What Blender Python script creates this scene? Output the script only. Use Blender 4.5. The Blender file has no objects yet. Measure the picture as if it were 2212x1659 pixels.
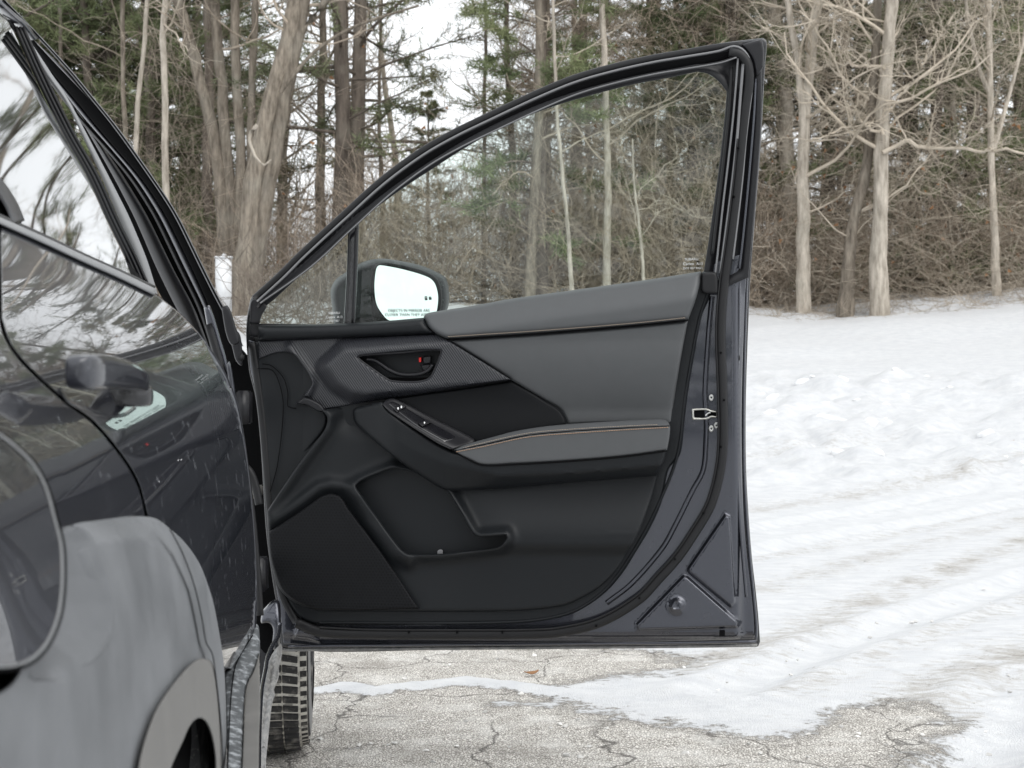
import bpy, math, random
import numpy as np
from mathutils import Vector
from mathutils.geometry import delaunay_2d_cdt
rng = np.random.default_rng(7)
random.seed(7)
SC = bpy.context.scene
COL = SC.collection
R = math.radians

# ------------------------------------------------------------------ camera
F, CX, CY, H = 3067.0, 1106.0, 829.5, 0.93       # photograph measured on a 2212 x 1659 sheet; eye height 0.93 m
cam_d = bpy.data.cameras.new('camera'); cam = bpy.data.objects.new('camera', cam_d); COL.objects.link(cam)
cam.location = (0, 0, H); cam.rotation_euler = (R(90), 0, 0)
cam_d.sensor_width = 36.0; cam_d.lens = F / 2212 * 36
cam_d.clip_start = 0.02; cam_d.clip_end = 3000
cam_d.dof.use_dof = True; cam_d.dof.focus_distance = 2.95; cam_d.dof.aperture_fstop = 14
SC.camera = cam

# ------------------------------------------------------------------ overcast sky, soft sun, exposure
SUN_DIR = Vector((.55, -.60, .95)).normalized()          # light comes from behind the viewer's right shoulder
SUN_EL, SUN_ROT = math.asin(SUN_DIR.z), math.atan2(SUN_DIR.x, SUN_DIR.y)
world = bpy.data.worlds.new('World'); SC.world = world; world.use_nodes = True
nt = world.node_tree; nt.nodes.clear()
sky = nt.nodes.new('ShaderNodeTexSky'); sky.sky_type = 'NISHITA'; sky.sun_disc = False
sky.sun_elevation = SUN_EL; sky.sun_rotation = SUN_ROT
sky.air_density = 1.0; sky.dust_density = 5.0; sky.ozone_density = 1.0
hs = nt.nodes.new('ShaderNodeHueSaturation'); hs.inputs['Saturation'].default_value = 0.12
mx = nt.nodes.new('ShaderNodeMix'); mx.data_type = 'RGBA'; mx.inputs[0].default_value = 0.85
mx.inputs[7].default_value = (9.6, 9.9, 10.2, 1)              # even cloud layer
bg = nt.nodes.new('ShaderNodeBackground'); bg.inputs['Strength'].default_value = 0.108
wo = nt.nodes.new('ShaderNodeOutputWorld')
nt.links.new(sky.outputs[0], hs.inputs['Color']); nt.links.new(hs.outputs[0], mx.inputs[6])
nt.links.new(mx.outputs[2], bg.inputs['Color']); nt.links.new(bg.outputs[0], wo.inputs[0])
sun_d = bpy.data.lights.new('sun', 'SUN'); sun_d.energy = .9; sun_d.angle = R(50); sun_d.color = (1, .97, .93)
sun = bpy.data.objects.new('sun', sun_d); COL.objects.link(sun)
sun.rotation_euler = SUN_DIR.to_track_quat('Z', 'Y').to_euler(); sun.location = (0, 0, 30)
SC.view_settings.view_transform = 'Standard'; SC.view_settings.look = 'None'
SC.view_settings.exposure = 0.55; SC.view_settings.gamma = 1.0; SC.view_settings.use_curve_mapping = False
SC.cycles.max_bounces = 10; SC.cycles.diffuse_bounces = 6; SC.cycles.glossy_bounces = 4
SC.cycles.transparent_max_bounces = 24; SC.cycles.transmission_bounces = 6
SC.cycles.caustics_reflective = False; SC.cycles.caustics_refractive = False
SC.cycles.use_denoising = True

# ------------------------------------------------------------------ materials
def N(t, kind, **kw):
    n = t.nodes.new(kind)
    for k, v in kw.items():
        if k in n.inputs: n.inputs[k].default_value = v
        else: setattr(n, k, v)
    return n
def rgba(c): return (c[0], c[1], c[2], 1.0)
def ramp(t, src, a, b):
    m = N(t, 'ShaderNodeMapRange'); m.inputs[1].default_value = a; m.inputs[2].default_value = b
    t.links.new(src, m.inputs[0]); return m.outputs[0]
def mixc(t, fac, a, b):
    m = N(t, 'ShaderNodeMix', data_type='RGBA')
    if isinstance(fac, float): m.inputs[0].default_value = fac
    else: t.links.new(fac, m.inputs[0])
    for i, c in ((6, a), (7, b)):
        if isinstance(c, tuple): m.inputs[i].default_value = rgba(c)
        else: t.links.new(c, m.inputs[i])
    return m.outputs[2]
def mathn(t, op, a, b=None, c=None):
    m = N(t, 'ShaderNodeMath', operation=op)
    for i, v in enumerate((a, b, c)):
        if v is None: continue
        if isinstance(v, (int, float)): m.inputs[i].default_value = v
        else: t.links.new(v, m.inputs[i])
    return m.outputs[0]
def noise(t, scale, detail=4, rough=.55, vec=None, stretch=None):
    n = N(t, 'ShaderNodeTexNoise'); n.inputs['Scale'].default_value = scale
    n.inputs['Detail'].default_value = detail; n.inputs['Roughness'].default_value = rough
    if vec is None: vec = N(t, 'ShaderNodeNewGeometry').outputs['Position']
    if stretch:
        mp = N(t, 'ShaderNodeMapping'); mp.inputs['Scale'].default_value = stretch
        t.links.new(vec, mp.inputs['Vector']); vec = mp.outputs[0]
    t.links.new(vec, n.inputs['Vector']); return n.outputs['Fac']
MATS = {}
def mat(name, col, rough=.5, metal=0.0, coat=0.0, spec=.5, var=None, bump=None, dust=None, coat_rough=.03):
    m = bpy.data.materials.new(name); m.use_nodes = True; t = m.node_tree
    b = t.nodes['Principled BSDF']
    b.inputs['Roughness'].default_value = rough; b.inputs['Metallic'].default_value = metal
    b.inputs['Coat Weight'].default_value = coat; b.inputs['Coat Roughness'].default_value = coat_rough
    b.inputs['Specular IOR Level'].default_value = spec
    src = None
    if var:
        f = ramp(t, noise(t, var[0]), .3, .7)
        src = mixc(t, f, tuple(c * (1 - var[1]) for c in col), tuple(min(1, c * (1 + var[1])) for c in col))
    if dust:       # (colour, scale, lo, hi, amount, stretch)
        f = ramp(t, noise(t, dust[1], 6, .65, stretch=dust[5]), dust[2], dust[3])
        f = mathn(t, 'MULTIPLY', f, dust[4])
        if len(dust) > 6:
            f2 = ramp(t, noise(t, max(150, dust[1] * 9), 3, .7, stretch=(1, .35, .22)), dust[6], dust[6] + .06)
            f = mathn(t, 'MAXIMUM', f, mathn(t, 'MULTIPLY', f2, .32))
        src = mixc(t, f, src if src is not None else tuple(col), tuple(dust[0]))
        r2 = mathn(t, 'MULTIPLY_ADD', f, .8 - rough, rough); t.links.new(r2, b.inputs['Roughness'])
        if coat:
            cw = mathn(t, 'MULTIPLY_ADD', f, -coat * .85, coat); t.links.new(cw, b.inputs['Coat Weight'])
    if src is not None: t.links.new(src, b.inputs['Base Color'])
    else: b.inputs['Base Color'].default_value = rgba(col)
    if bump:
        bn = N(t, 'ShaderNodeBump'); bn.inputs['Strength'].default_value = bump[1]; bn.inputs['Distance'].default_value = bump[2]
        t.links.new(noise(t, bump[0], 3), bn.inputs['Height']); t.links.new(bn.outputs[0], b.inputs['Normal'])
    MATS[name] = m; return m
PAINT = (.022, .024, .033)
mat('paint', PAINT, .30, .3, 1.0, dust=((.30, .31, .33), 7, .56, .9, .16, (1, 1, .35), .625), coat_rough=.012)
mat('paint_dirty', PAINT, .32, .3, 1.0, dust=((.33, .34, .36), 9, .48, .85, .38, (1, 1, .4), .62), coat_rough=.02)
mat('paint_inner', (.052, .055, .069), .27, .8, 1.0, dust=((.22, .22, .22), 30, .62, .9, .25, (1, 1, 1)))
mat('cladding', (.095, .100, .106), .5, dust=((.185, .191, .200), 9, .34, .70, .8, (1, 1, .95), .635), bump=(900, .15, .001))
mat('cladding_dusty', (.17, .175, .18), .55, dust=((.27, .275, .28), 7, .3, .75, .8, (1, 1, .6), .66), bump=(900, .15, .001))
mat('cladding_ground_lit', (.135, .131, .124), .55, dust=((.190, .184, .174), 20, .4, .7, .5, (1, 1, .3)))  # cladding tinted tan: light thrown up from the ground, put into the colour
mat('cladding_lower', (.07, .075, .08), .5, dust=((.40, .42, .44), 75, .5, .64, .75, (1, 1, 1)), bump=(700, .2, .001))
mat('rubber', (.012, .012, .013), .46, spec=.3, bump=(400, .1, .001))
mat('gloss_black', (.010, .010, .012), .16, coat=.5)
mat('satin_black', (.011, .011, .013), .36, spec=.35)
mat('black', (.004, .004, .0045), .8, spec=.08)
mat('lip_grey', (.17, .17, .175), .45)
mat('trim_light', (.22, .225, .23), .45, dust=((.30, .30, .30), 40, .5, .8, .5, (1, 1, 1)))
mat('card', (.0095, .0108, .0124), .43, spec=.24, bump=(1500, .25, .0006))
mat('insert_vinyl', (.0045, .005, .006), .5, spec=.16, bump=(900, .3, .0008))
mat('vinyl', (.0105, .0118, .0134), .43, spec=.25, bump=(900, .35, .0008))
mat('leather_grey', (.070, .073, .076), .50, bump=(1100, .18, .0006), var=(40, .03))
mat('stitch', (.40, .25, .15), .8)
mat('stitch_pale', (.34, .28, .22), .8)
mat('white_paint', (.72, .73, .74), .6, var=(6, .08))
mat('red_mark', (.75, .02, .015), .4)
mat('white_print', (.75, .76, .76), .5)
mat('grey_print', (.40, .44, .44), .5)
mat('steel', (.55, .54, .50), .35, .9)
mat('zinc', (.62, .62, .60), .4, .6)
mat('mirror', (.93, .96, .95), .0, 1.0)
mat('housing', (.018, .020, .022), .42, dust=((.30, .32, .32), 60, .6, .75, .45, (1, 1, 1), .70))
mat('privacy_glass', (.004, .005, .005), .015, spec=1.0, coat=1.0)
mat('tyre', (.016, .016, .017), .75, dust=((.34, .32, .29), 35, .5, .75, .55, (1, 1, 1), .62), bump=(300, .4, .002))
mat('tyre_salt', (.60, .58, .53), .85, dust=((.02, .02, .02), 60, .5, .62, .6, (1, 1, 1)))
mat('mud', (.20, .20, .20), .8, dust=((.40, .39, .37), 40, .4, .7, .7, (1, 1, .4)), bump=(120, .6, .01))

def rib_mat():
    m = mat('ribbed', (.03, .03, .034), .36, spec=.5); t = m.node_tree; b = t.nodes['Principled BSDF']
    g = N(t, 'ShaderNodeNewGeometry'); s = N(t, 'ShaderNodeSeparateXYZ'); t.links.new(g.outputs['Position'], s.inputs[0])
    a = mathn(t, 'MULTIPLY_ADD', s.outputs[2], .62, mathn(t, 'MULTIPLY', s.outputs[0], .90))
    sn = mathn(t, 'SINE', mathn(t, 'MULTIPLY', a, 2 * math.pi / .0048))
    bn = N(t, 'ShaderNodeBump'); bn.inputs['Strength'].default_value = 1; bn.inputs['Distance'].default_value = .00035
    t.links.new(sn, bn.inputs['Height']); t.links.new(bn.outputs[0], b.inputs['Normal'])
    t.links.new(mixc(t, ramp(t, sn, -1, 1), (.015, .0157, .019), (.022, .023, .028)), b.inputs['Base Color'])
rib_mat()
def grille_mat():
    m = mat('grille', (.02, .02, .02), .55, spec=.15); t = m.node_tree; b = t.nodes['Principled BSDF']
    g = N(t, 'ShaderNodeNewGeometry'); s = N(t, 'ShaderNodeSeparateXYZ'); t.links.new(g.outputs['Position'], s.inputs[0])
    k = 2 * math.pi / .0062
    u = mathn(t, 'MULTIPLY_ADD', s.outputs[2], .5 * k, mathn(t, 'MULTIPLY', s.outputs[0], .866 * k))
    v = mathn(t, 'MULTIPLY_ADD', s.outputs[2], .5 * k, mathn(t, 'MULTIPLY', s.outputs[0], -.866 * k))
    w = mathn(t, 'MULTIPLY', s.outputs[2], k)
    q = mathn(t, 'ADD', mathn(t, 'ADD', mathn(t, 'COSINE', u), mathn(t, 'COSINE', v)), mathn(t, 'COSINE', w))
    f = ramp(t, q, -.6, 1.6)
    t.links.new(mixc(t, f, (.007, .0075, .0088), (.003, .003, .0035)), b.inputs['Base Color'])
    bn = N(t, 'ShaderNodeBump'); bn.invert = True; bn.inputs['Strength'].default_value = .3; bn.inputs['Distance'].default_value = .001
    t.links.new(f, bn.inputs['Height']); t.links.new(bn.outputs[0], b.inputs['Normal'])
grille_mat()
def glass_mat(name, tint, dusty):
    m = bpy.data.materials.new(name); m.use_nodes = True; t = m.node_tree; t.nodes.clear()
    tr = N(t, 'ShaderNodeBsdfTransparent'); tr.inputs[0].default_value = rgba(tint)
    gl = N(t, 'ShaderNodeBsdfGlossy'); gl.inputs['Roughness'].default_value = .0
    df = N(t, 'ShaderNodeBsdfDiffuse'); df.inputs[0].default_value = (.5, .52, .5, 1)
    fr = N(t, 'ShaderNodeFresnel'); fr.inputs[0].default_value = 1.45
    a = N(t, 'ShaderNodeMixShader'); b = N(t, 'ShaderNodeMixShader'); o = N(t, 'ShaderNodeOutputMaterial')
    sp = ramp(t, noise(t, 160, 3, .8), .58, .75)
    t.links.new(mathn(t, 'MULTIPLY_ADD', sp, dusty, dusty * .8), a.inputs[0])
    t.links.new(tr.outputs[0], a.inputs[1]); t.links.new(df.outputs[0], a.inputs[2])
    t.links.new(fr.outputs[0], b.inputs[0]); t.links.new(a.outputs[0], b.inputs[1]); t.links.new(gl.outputs[0], b.inputs[2])
    t.links.new(b.outputs[0], o.inputs[0]); MATS[name] = m
glass_mat('glass', (.885, .965, .93), .018)

def bark_mat(name, a, b, sc):
    m = bpy.data.materials.new(name); m.use_nodes = True; t = m.node_tree; p = t.nodes['Principled BSDF']
    p.inputs['Roughness'].default_value = .9; p.inputs['Specular IOR Level'].default_value = .2
    n1 = noise(t, sc, 6, .65, stretch=(1, 1, .22)); n2 = noise(t, 1.7, 3)
    c = mixc(t, ramp(t, n1, .32, .68), a, b)
    c = mixc(t, mathn(t, 'MULTIPLY', ramp(t, n2, .5, .75), .45), c, (.34, .32, .27))
    oi = N(t, 'ShaderNodeObjectInfo')
    hsv = N(t, 'ShaderNodeHueSaturation'); t.links.new(c, hsv.inputs['Color'])
    t.links.new(mathn(t, 'MULTIPLY_ADD', oi.outputs['Random'], .35, .82), hsv.inputs['Value'])
    t.links.new(hsv.outputs[0], p.inputs['Base Color'])
    bn = N(t, 'ShaderNodeBump'); bn.inputs['Strength'].default_value = .9; bn.inputs['Distance'].default_value = .03
    t.links.new(n1, bn.inputs['Height']); t.links.new(bn.outputs[0], p.inputs['Normal'])
    MATS[name] = m
bark_mat('bark_grey', (.105, .088, .070), (.33, .285, .23), 15)
bark_mat('bark_pale', (.25, .22, .18), (.60, .54, .46), 14)
bark_mat('bark_dark', (.09, .075, .063), (.24, .20, .165), 9)
bark_mat('twig', (.30, .25, .20), (.56, .48, .39), 3)
bark_mat('twig_pale', (.38, .33, .26), (.66, .58, .48), 3)
bark_mat('brush', (.28, .225, .17), (.54, .45, .36), 2.2)
def leaf_mat(name, a, b, c3):
    m = bpy.data.materials.new(name); m.use_nodes = True; t = m.node_tree; p = t.nodes['Principled BSDF']
    p.inputs['Roughness'].default_value = .65; p.inputs['Specular IOR Level'].default_value = .3
    c = mixc(t, ramp(t, noise(t, 1.3, 4), .35, .65), a, b)
    c = mixc(t, ramp(t, noise(t, .55, 3), .56, .72), c, c3)
    t.links.new(c, p.inputs['Base Color'])
    MATS[name] = m
leaf_mat('needles', (.115, .135, .075), (.25, .27, .15), (.18, .15, .09))
leaf_mat('needles_green', (.12, .155, .075), (.27, .30, .155), (.18, .19, .10))
leaf_mat('dry_leaves', (.26, .13, .06), (.36, .20, .10), (.30, .16, .08))

# ------------------------------------------------------------------ mesh helpers
def spline(pts, step, closed=False):
    """Catmull-Rom through points; a point with a trailing 1 is a corner."""
    P = [np.array(p[:-1] if len(p) == DIM + 1 else p, float) for p in pts]
    cor = [len(p) == DIM + 1 for p in pts]
    n = len(P); out = []
    segs = n if closed else n - 1
    for i in range(segs):
        p1, p2 = P[i], P[(i + 1) % n]
        p0 = P[i - 1] if (closed or i > 0) else 2 * p1 - p2
        p3 = P[(i + 2) % n] if (closed or i + 2 < n) else 2 * p2 - p1
        L = np.linalg.norm(p2 - p1)
        d0, d3 = np.linalg.norm(p1 - p0) + 1e-9, np.linalg.norm(p3 - p2) + 1e-9
        m1 = (p2 - p1) if cor[i] else (p2 - p0) * L / (L + d0)
        m2 = (p2 - p1) if cor[(i + 1) % n] else (p3 - p1) * L / (L + d3)
        k = max(1, int(round(L / step)))
        for j in range(k):
            u = j / k; u2, u3 = u * u, u * u * u
            out.append((2*u3-3*u2+1)*p1 + (u3-2*u2+u)*m1 + (-2*u3+3*u2)*p2 + (u3-u2)*m2)
    if not closed: out.append(P[-1])
    return np.array(out)
DIM = 2
def inside(p, poly):
    x, y = p[:, 0:1], p[:, 1:2]
    a, b = poly, np.roll(poly, -1, 0)
    c = ((a[:, 1] > y) != (b[:, 1] > y)) & (x < (b[:, 0] - a[:, 0]) * (y - a[:, 1]) / (b[:, 1] - a[:, 1] + 1e-12) + a[:, 0])
    return (c.sum(1) % 2) == 1
def dist(p, poly, closed=True):
    a = poly; b = np.roll(poly, -1, 0)
    if not closed: a, b = poly[:-1], poly[1:]
    ab = b - a; L = (ab ** 2).sum(1) + 1e-12
    best = np.full(len(p), 1e9)
    for s in range(0, len(p), 2000):
        q = p[s:s + 2000, None, :]
        t = np.clip(((q - a) * ab).sum(2) / L, 0, 1)
        best[s:s + 2000] = np.sqrt((((a + t[..., None] * ab) - q) ** 2).sum(2)).min(1)
    return best
def link(name, V, faces, m, parent=None, smooth=True, mats=None, mi=None, sharp=None):
    V = np.asarray(V, float)
    c = (V.max(0) + V.min(0)) / 2
    me = bpy.data.meshes.new(name)
    me.from_pydata((V - c).tolist(), [], [list(f) for f in faces] if not isinstance(faces, np.ndarray) else faces.tolist())
    for k in ([m] if mats is None else mats): me.materials.append(MATS[k])
    if smooth: me.polygons.foreach_set('use_smooth', np.ones(len(me.polygons), bool))
    if mi is not None: me.polygons.foreach_set('material_index', np.asarray(mi, np.int32))
    if sharp: me.set_sharp_from_angle(angle=R(sharp))
    me.update()
    o = bpy.data.objects.new(name, me); COL.objects.link(o)
    if parent is not None:
        o.parent = parent; o.location = Vector(c) - Vector(wloc(parent))
    else: o.location = c
    return o
WL = {}
def wloc(o):
    p = np.zeros(3)
    while o is not None: p = p + np.array(o.location); o = o.parent
    return p
def tag(o, label, cat, group=None, kind=None):
    o['label'] = label; o['category'] = cat
    if group: o['group'] = group
    if kind: o['kind'] = kind
    return o
def empty(name, loc, label, cat, group=None):
    e = bpy.data.objects.new(name, None); COL.objects.link(e); e.location = loc; e.empty_display_size = .2
    return tag(e, label, cat, group)

def ray(xy):
    return (xy[:, 0] - CX) / F, -(xy[:, 1] - CY) / F
def at(px, py, D):
    return np.array([(px - CX) / F * D, D, H - (py - CY) / F * D])
# open door: a plane square to the car's axis
def doorpt(xy, w):
    rx, rz = ray(xy); D = 2.978 / (1 + .151 * rx) - w
    return np.stack([rx * D, D, H + rz * D], 1)
# car flank: X(y, z)
ZT = np.array([.10, .35, .45, .54, .622, .716, .816, .903, .943, .986, 1.03, 1.062, 1.12, 1.22, 1.35, 1.5, 1.7])
PT = np.array([-.10, -.045, -.022, -.008, 0, -.0035, -.0135, -.028, -.044, -.068, -.102, -.130, -.163, -.220, -.294, -.38, -.494])
_zz = np.linspace(.1, 1.7, 801); _pp = np.interp(_zz, ZT, PT)
_k = np.exp(-(np.arange(-75, 76) * .002 / .052) ** 2 / 2); _k /= _k.sum()
_pp = np.convolve(np.pad(_pp, 75, mode='reflect', reflect_type='odd'), _k, 'valid')
def flank(y, z):
    c = -.1835 - .09 * y - .10 * np.clip(.85 - y, 0, None) ** 2
    up = np.clip((z - .60) / .36, 0, 1); up = .30 * up * up * (3 - 2 * up)
    return c + np.interp(z, _zz, _pp) * (1 + up * np.clip(2.05 - y, 0, 1.1))
YMAX = 2.06
def sidept(xy, off):
    rx, rz = ray(xy); off = np.broadcast_to(off, rx.shape)
    ys = np.linspace(.22, YMAX, 460)
    D = np.empty(len(rx))
    for s in range(0, len(rx), 4000):
        a, b, o = rx[s:s+4000, None], rz[s:s+4000, None], off[s:s+4000, None]
        g = a * ys - (flank(ys[None, :], H + b * ys) + o)
        hit = g < 0; i = np.where(hit.any(1), hit.argmax(1), len(ys) - 1); i = np.maximum(i, 1)
        r_ = np.arange(len(i)); g0, g1 = g[r_, i - 1], g[r_, i]
        t = np.where(hit.any(1), g0 / (g0 - g1 + 1e-12), 1.0)
        D[s:s+4000] = ys[i - 1] + np.clip(t, 0, 1) * (ys[1] - ys[0])
    return np.stack([rx * D, D, H + rz * D], 1)
def depthmap(Dfun):
    def f(xy, w):
        rx, rz = ray(xy); D = Dfun(xy) - w
        return np.stack([rx * D, D, H + rz * D], 1)
    return f

def panel(name, outline, w, m, parent, mp=doorpt, bev=5, bevd=.004, skirt=.02, res=7, holes=(), prof='round', edge_res=None, lines=()):
    er = edge_res or min(res, 5)
    loops = [spline(outline, er, True)] + [spline(h, er, True) for h in holes]
    A = sum(loops[0][:, 0] * np.roll(loops[0][:, 1], -1) - loops[0][:, 1] * np.roll(loops[0][:, 0], -1))
    allb = []; edges = []; n0 = 0
    for L in loops:
        k = len(L); edges += [(n0 + i, n0 + (i + 1) % k) for i in range(k)]; allb.append(L); n0 += k
    def D(p):
        d = dist(p, loops[0])
        for L in loops[1:]: d = np.minimum(d, dist(p, L))
        return d
    def inn(p):
        r_ = inside(p, loops[0])
        for L in loops[1:]: r_ &= ~inside(p, L)
        return r_
    lo, hi = loops[0].min(0), loops[0].max(0)
    gx, gy = np.meshgrid(np.arange(lo[0] + res * .5, hi[0], res), np.arange(lo[1] + res * .5, hi[1], res))
    gx[::2] += res * .5
    G = np.stack([gx.ravel(), gy.ravel()], 1)
    G = G[inn(G)]
    if len(G): G = G[D(G) > (bev + res * .55 if bev else res * .55)]
    pts = [np.concatenate(allb), G]
    if bev:
        for fr in ((.12, .38, .7, 1.0) if prof == 'round' else (.08, .5, .92, 1.05)):
            for L in loops:
                tdir = np.roll(L, -1, 0) - np.roll(L, 1, 0); tdir /= np.linalg.norm(tdir, axis=1)[:, None] + 1e-9
                nrm = np.stack([-tdir[:, 1], tdir[:, 0]], 1)
                for s in (1, -1):
                    q = L + s * nrm * bev * fr
                    ok = inn(q); q = q[ok]
                    if len(q): q = q[np.abs(D(q) - bev * fr) < bev * .03 + .02]; pts.append(q)
    for ln, offs in lines:
        L = spline([tuple(q) for q in ln], 3.0); tdir = np.gradient(L, axis=0); tdir /= np.linalg.norm(tdir, axis=1)[:, None] + 1e-9
        nrm = np.stack([-tdir[:, 1], tdir[:, 0]], 1)
        for o_ in offs:
            q = L + nrm * o_; q = q[inn(q)]
            if len(q): pts.append(q[D(q) > bev * 1.05 + .5])
    pts = np.concatenate(pts)
    res_ = delaunay_2d_cdt([Vector((float(a), float(b))) for a, b in pts], edges, [], 1, 1e-5)
    V2 = np.array([(v[0], v[1]) for v in res_[0]]); T = np.array([f for f in res_[2] if len(f) == 3])
    cen = V2[T].mean(1); T = T[inn(cen)]
    d = D(V2)
    wv = (w(V2, d) if callable(w) else np.full(len(V2), float(w)))
    if bev:
        t = np.clip(d / bev, 0, 1)
        wv = wv - bevd * ((1 - np.sqrt(np.clip(1 - (1 - t) ** 2, 0, 1))) if prof == 'round' else (1 - t))
    V = mp(V2, wv)
    # orient to the camera
    a, b, c = V[T[:, 0]], V[T[:, 1]], V[T[:, 2]]
    nn = np.cross(b - a, c - a); flip = (nn * (a - np.array([0, 0, H]))).sum(1) > 0
    T[flip] = T[flip][:, ::-1]
    faces = [tuple(int(i) for i in f) for f in T]
    if skirt:
        om = {}
        for oi, src in enumerate(res_[3]):
            for s in src: om.setdefault(s, oi)
        W2 = mp(V2, wv - skirt)
        ex = []; idx = {}
        def back(i):
            if i not in idx: idx[i] = len(V) + len(ex); ex.append(W2[i])
            return idx[i]
        for (i, j) in edges:
            i, j = om.get(i), om.get(j)
            if i is None or j is None or i == j: continue
            faces.append((i, j, back(j), back(i)))
        if ex: V = np.concatenate([V, np.array(ex)])
    o = link(name, V, faces, m, parent, sharp=50)
    if mp is sidept and not callable(w):        # true surface normals of the flank, so that reflections stay clean
        me = o.data; nn = np.empty(len(me.vertices) * 3, np.float32); me.vertex_normals.foreach_get('vector', nn); nn = nn.reshape(-1, 3).copy()
        y, z = V[:len(d), 1], V[:len(d), 2]; e = .004
        gy = (flank(y + e, z) - flank(y - e, z)) / (2 * e); gz_ = (flank(y, z + e) - flank(y, z - e)) / (2 * e)
        an = np.stack([np.ones_like(gy), -gy, -gz_], 1); an /= np.linalg.norm(an, axis=1)[:, None]
        k = d >= bev * .98 if bev else d >= 0
        k &= y < YMAX - .004
        nn[:len(d)][k] = an[k]
        me.normals_split_custom_set_from_vertices(nn.tolist())
    return o

def tubes(P, Rr, sides=3, cap=False):
    """P [N,k,3], R [N,k] -> verts, quads for N tubes at once"""
    P = np.asarray(P, float); n, k, _ = P.shape
    d = np.empty_like(P); d[:, 1:-1] = P[:, 2:] - P[:, :-2]; d[:, 0] = P[:, 1] - P[:, 0]; d[:, -1] = P[:, -1] - P[:, -2]
    d /= np.linalg.norm(d, axis=2)[..., None] + 1e-9
    ref = np.where(np.abs(d[..., 2:3]) > .8, np.array([1., .1, 0]), np.array([0, .1, 1.]))
    u = np.cross(d, ref); u /= np.linalg.norm(u, axis=2)[..., None] + 1e-9
    v = np.cross(d, u)
    a = np.arange(sides) * 2 * np.pi / sides
    V = P[:, :, None] + Rr[:, :, None, None] * (np.cos(a)[:, None] * u[:, :, None] + np.sin(a)[:, None] * v[:, :, None])
    idx = np.arange(n * k * sides).reshape(n, k, sides)
    q = np.stack([idx[:, :-1], np.roll(idx, -1, 2)[:, :-1], np.roll(idx, -1, 2)[:, 1:], idx[:, 1:]], -1).reshape(-1, 4)
    return V.reshape(-1, 3), q
def merge(parts):
    V, Q, n = [], [], 0
    for v, q in parts: V.append(v); Q.append(q + n); n += len(v)
    return np.concatenate(V), np.concatenate(Q)
def pathtube(name, path_px, rad_px, m, parent, mp=doorpt, w=0., flat=1.0, step=8, closed=False, sides=10, wf=None):
    """bead swept along a pixel path, rad in metres across the sheet, flat = depth ratio"""
    L = spline(path_px, step, closed); n = len(L)
    t = (np.roll(L, -1, 0) - np.roll(L, 1, 0)) if closed else np.gradient(L, axis=0)
    t /= np.linalg.norm(t, axis=1)[:, None] + 1e-9
    nr = np.stack([-t[:, 1], t[:, 0]], 1)
    V = []
    r = np.broadcast_to(rad_px, (n,))
    ww = np.broadcast_to(w if wf is None else wf(L), (n,))
    for j in range(sides):
        a = 2 * math.pi * j / sides
        V.append(mp(L + nr * (math.cos(a) * r)[:, None], ww + math.sin(a) * r * flat * .00097))
    V = np.stack(V, 1).reshape(-1, 3)
    fs = []
    for i in range(n if closed else n - 1):
        for j in range(sides):
            i2 = (i + 1) % n; j2 = (j + 1) % sides
            fs.append((i * sides + j, i * sides + j2, i2 * sides + j2, i2 * sides + j))
    if not closed: fs += [tuple(range(sides)), tuple((n - 1) * sides + j for j in range(sides))]
    return link(name, V, fs, m, parent)
def band(name, A, B, m, parent, bulge=.01, k=6, back=.03, n=60):
    """strip between two 3-D curves with a rounded section and thickness"""
    global DIM
    DIM = 3; A = spline(A, 1e9); B = spline(B, 1e9); DIM = 2
    def rs(C):
        s = np.concatenate([[0], np.cumsum(np.linalg.norm(np.diff(C, axis=0), axis=1))]); s /= s[-1]
        # smooth resample
        u = np.linspace(0, 1, n); out = np.stack([np.interp(u, s, C[:, i]) for i in range(3)], 1)
        for _ in range(6): out[1:-1] = (out[:-2] + 2 * out[1:-1] + out[2:]) / 4
        return out
    A, B = rs(A), rs(B); V = []
    for j in range(k + 1):
        u = j / k; P = A * (1 - u) + B * u
        to = np.array([0, 0, H]) - P; to /= np.linalg.norm(to, axis=1)[:, None]
        V.append(P + to * bulge * math.sin(math.pi * u))
    P = B.copy(); to = P - np.array([0, 0, H]); to /= np.linalg.norm(to, axis=1)[:, None]
    V.append(B + to * back); V.append(A + to * back)
    K = len(V); V = np.stack(V, 1).reshape(-1, 3); fs = []
    for i in range(n - 1):
        for j in range(K):
            j2 = (j + 1) % K
            fs.append((i * K + j, i * K + j2, (i + 1) * K + j2, (i + 1) * K + j))
    return link(name, V, fs, m, parent, sharp=60)
def box(name, c, s, m, parent, bev=.002, rot=None):
    import bmesh
    bm = bmesh.new(); bmesh.ops.create_cube(bm, size=1)
    for v in bm.verts: v.co = Vector((v.co.x * s[0], v.co.y * s[1], v.co.z * s[2]))
    bmesh.ops.bevel(bm, geom=bm.edges[:], offset=bev, segments=2, affect='EDGES')
    me = bpy.data.meshes.new(name); bm.to_mesh(me); bm.free(); me.materials.append(MATS[m])
    me.polygons.foreach_set('use_smooth', np.ones(len(me.polygons), bool))
    o = bpy.data.objects.new(name, me); COL.objects.link(o); o.location = c
    if rot: o.rotation_euler = rot
    if parent is not None: o.parent = parent; o.location = Vector(c) - Vector(wloc(parent))
    return o
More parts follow.
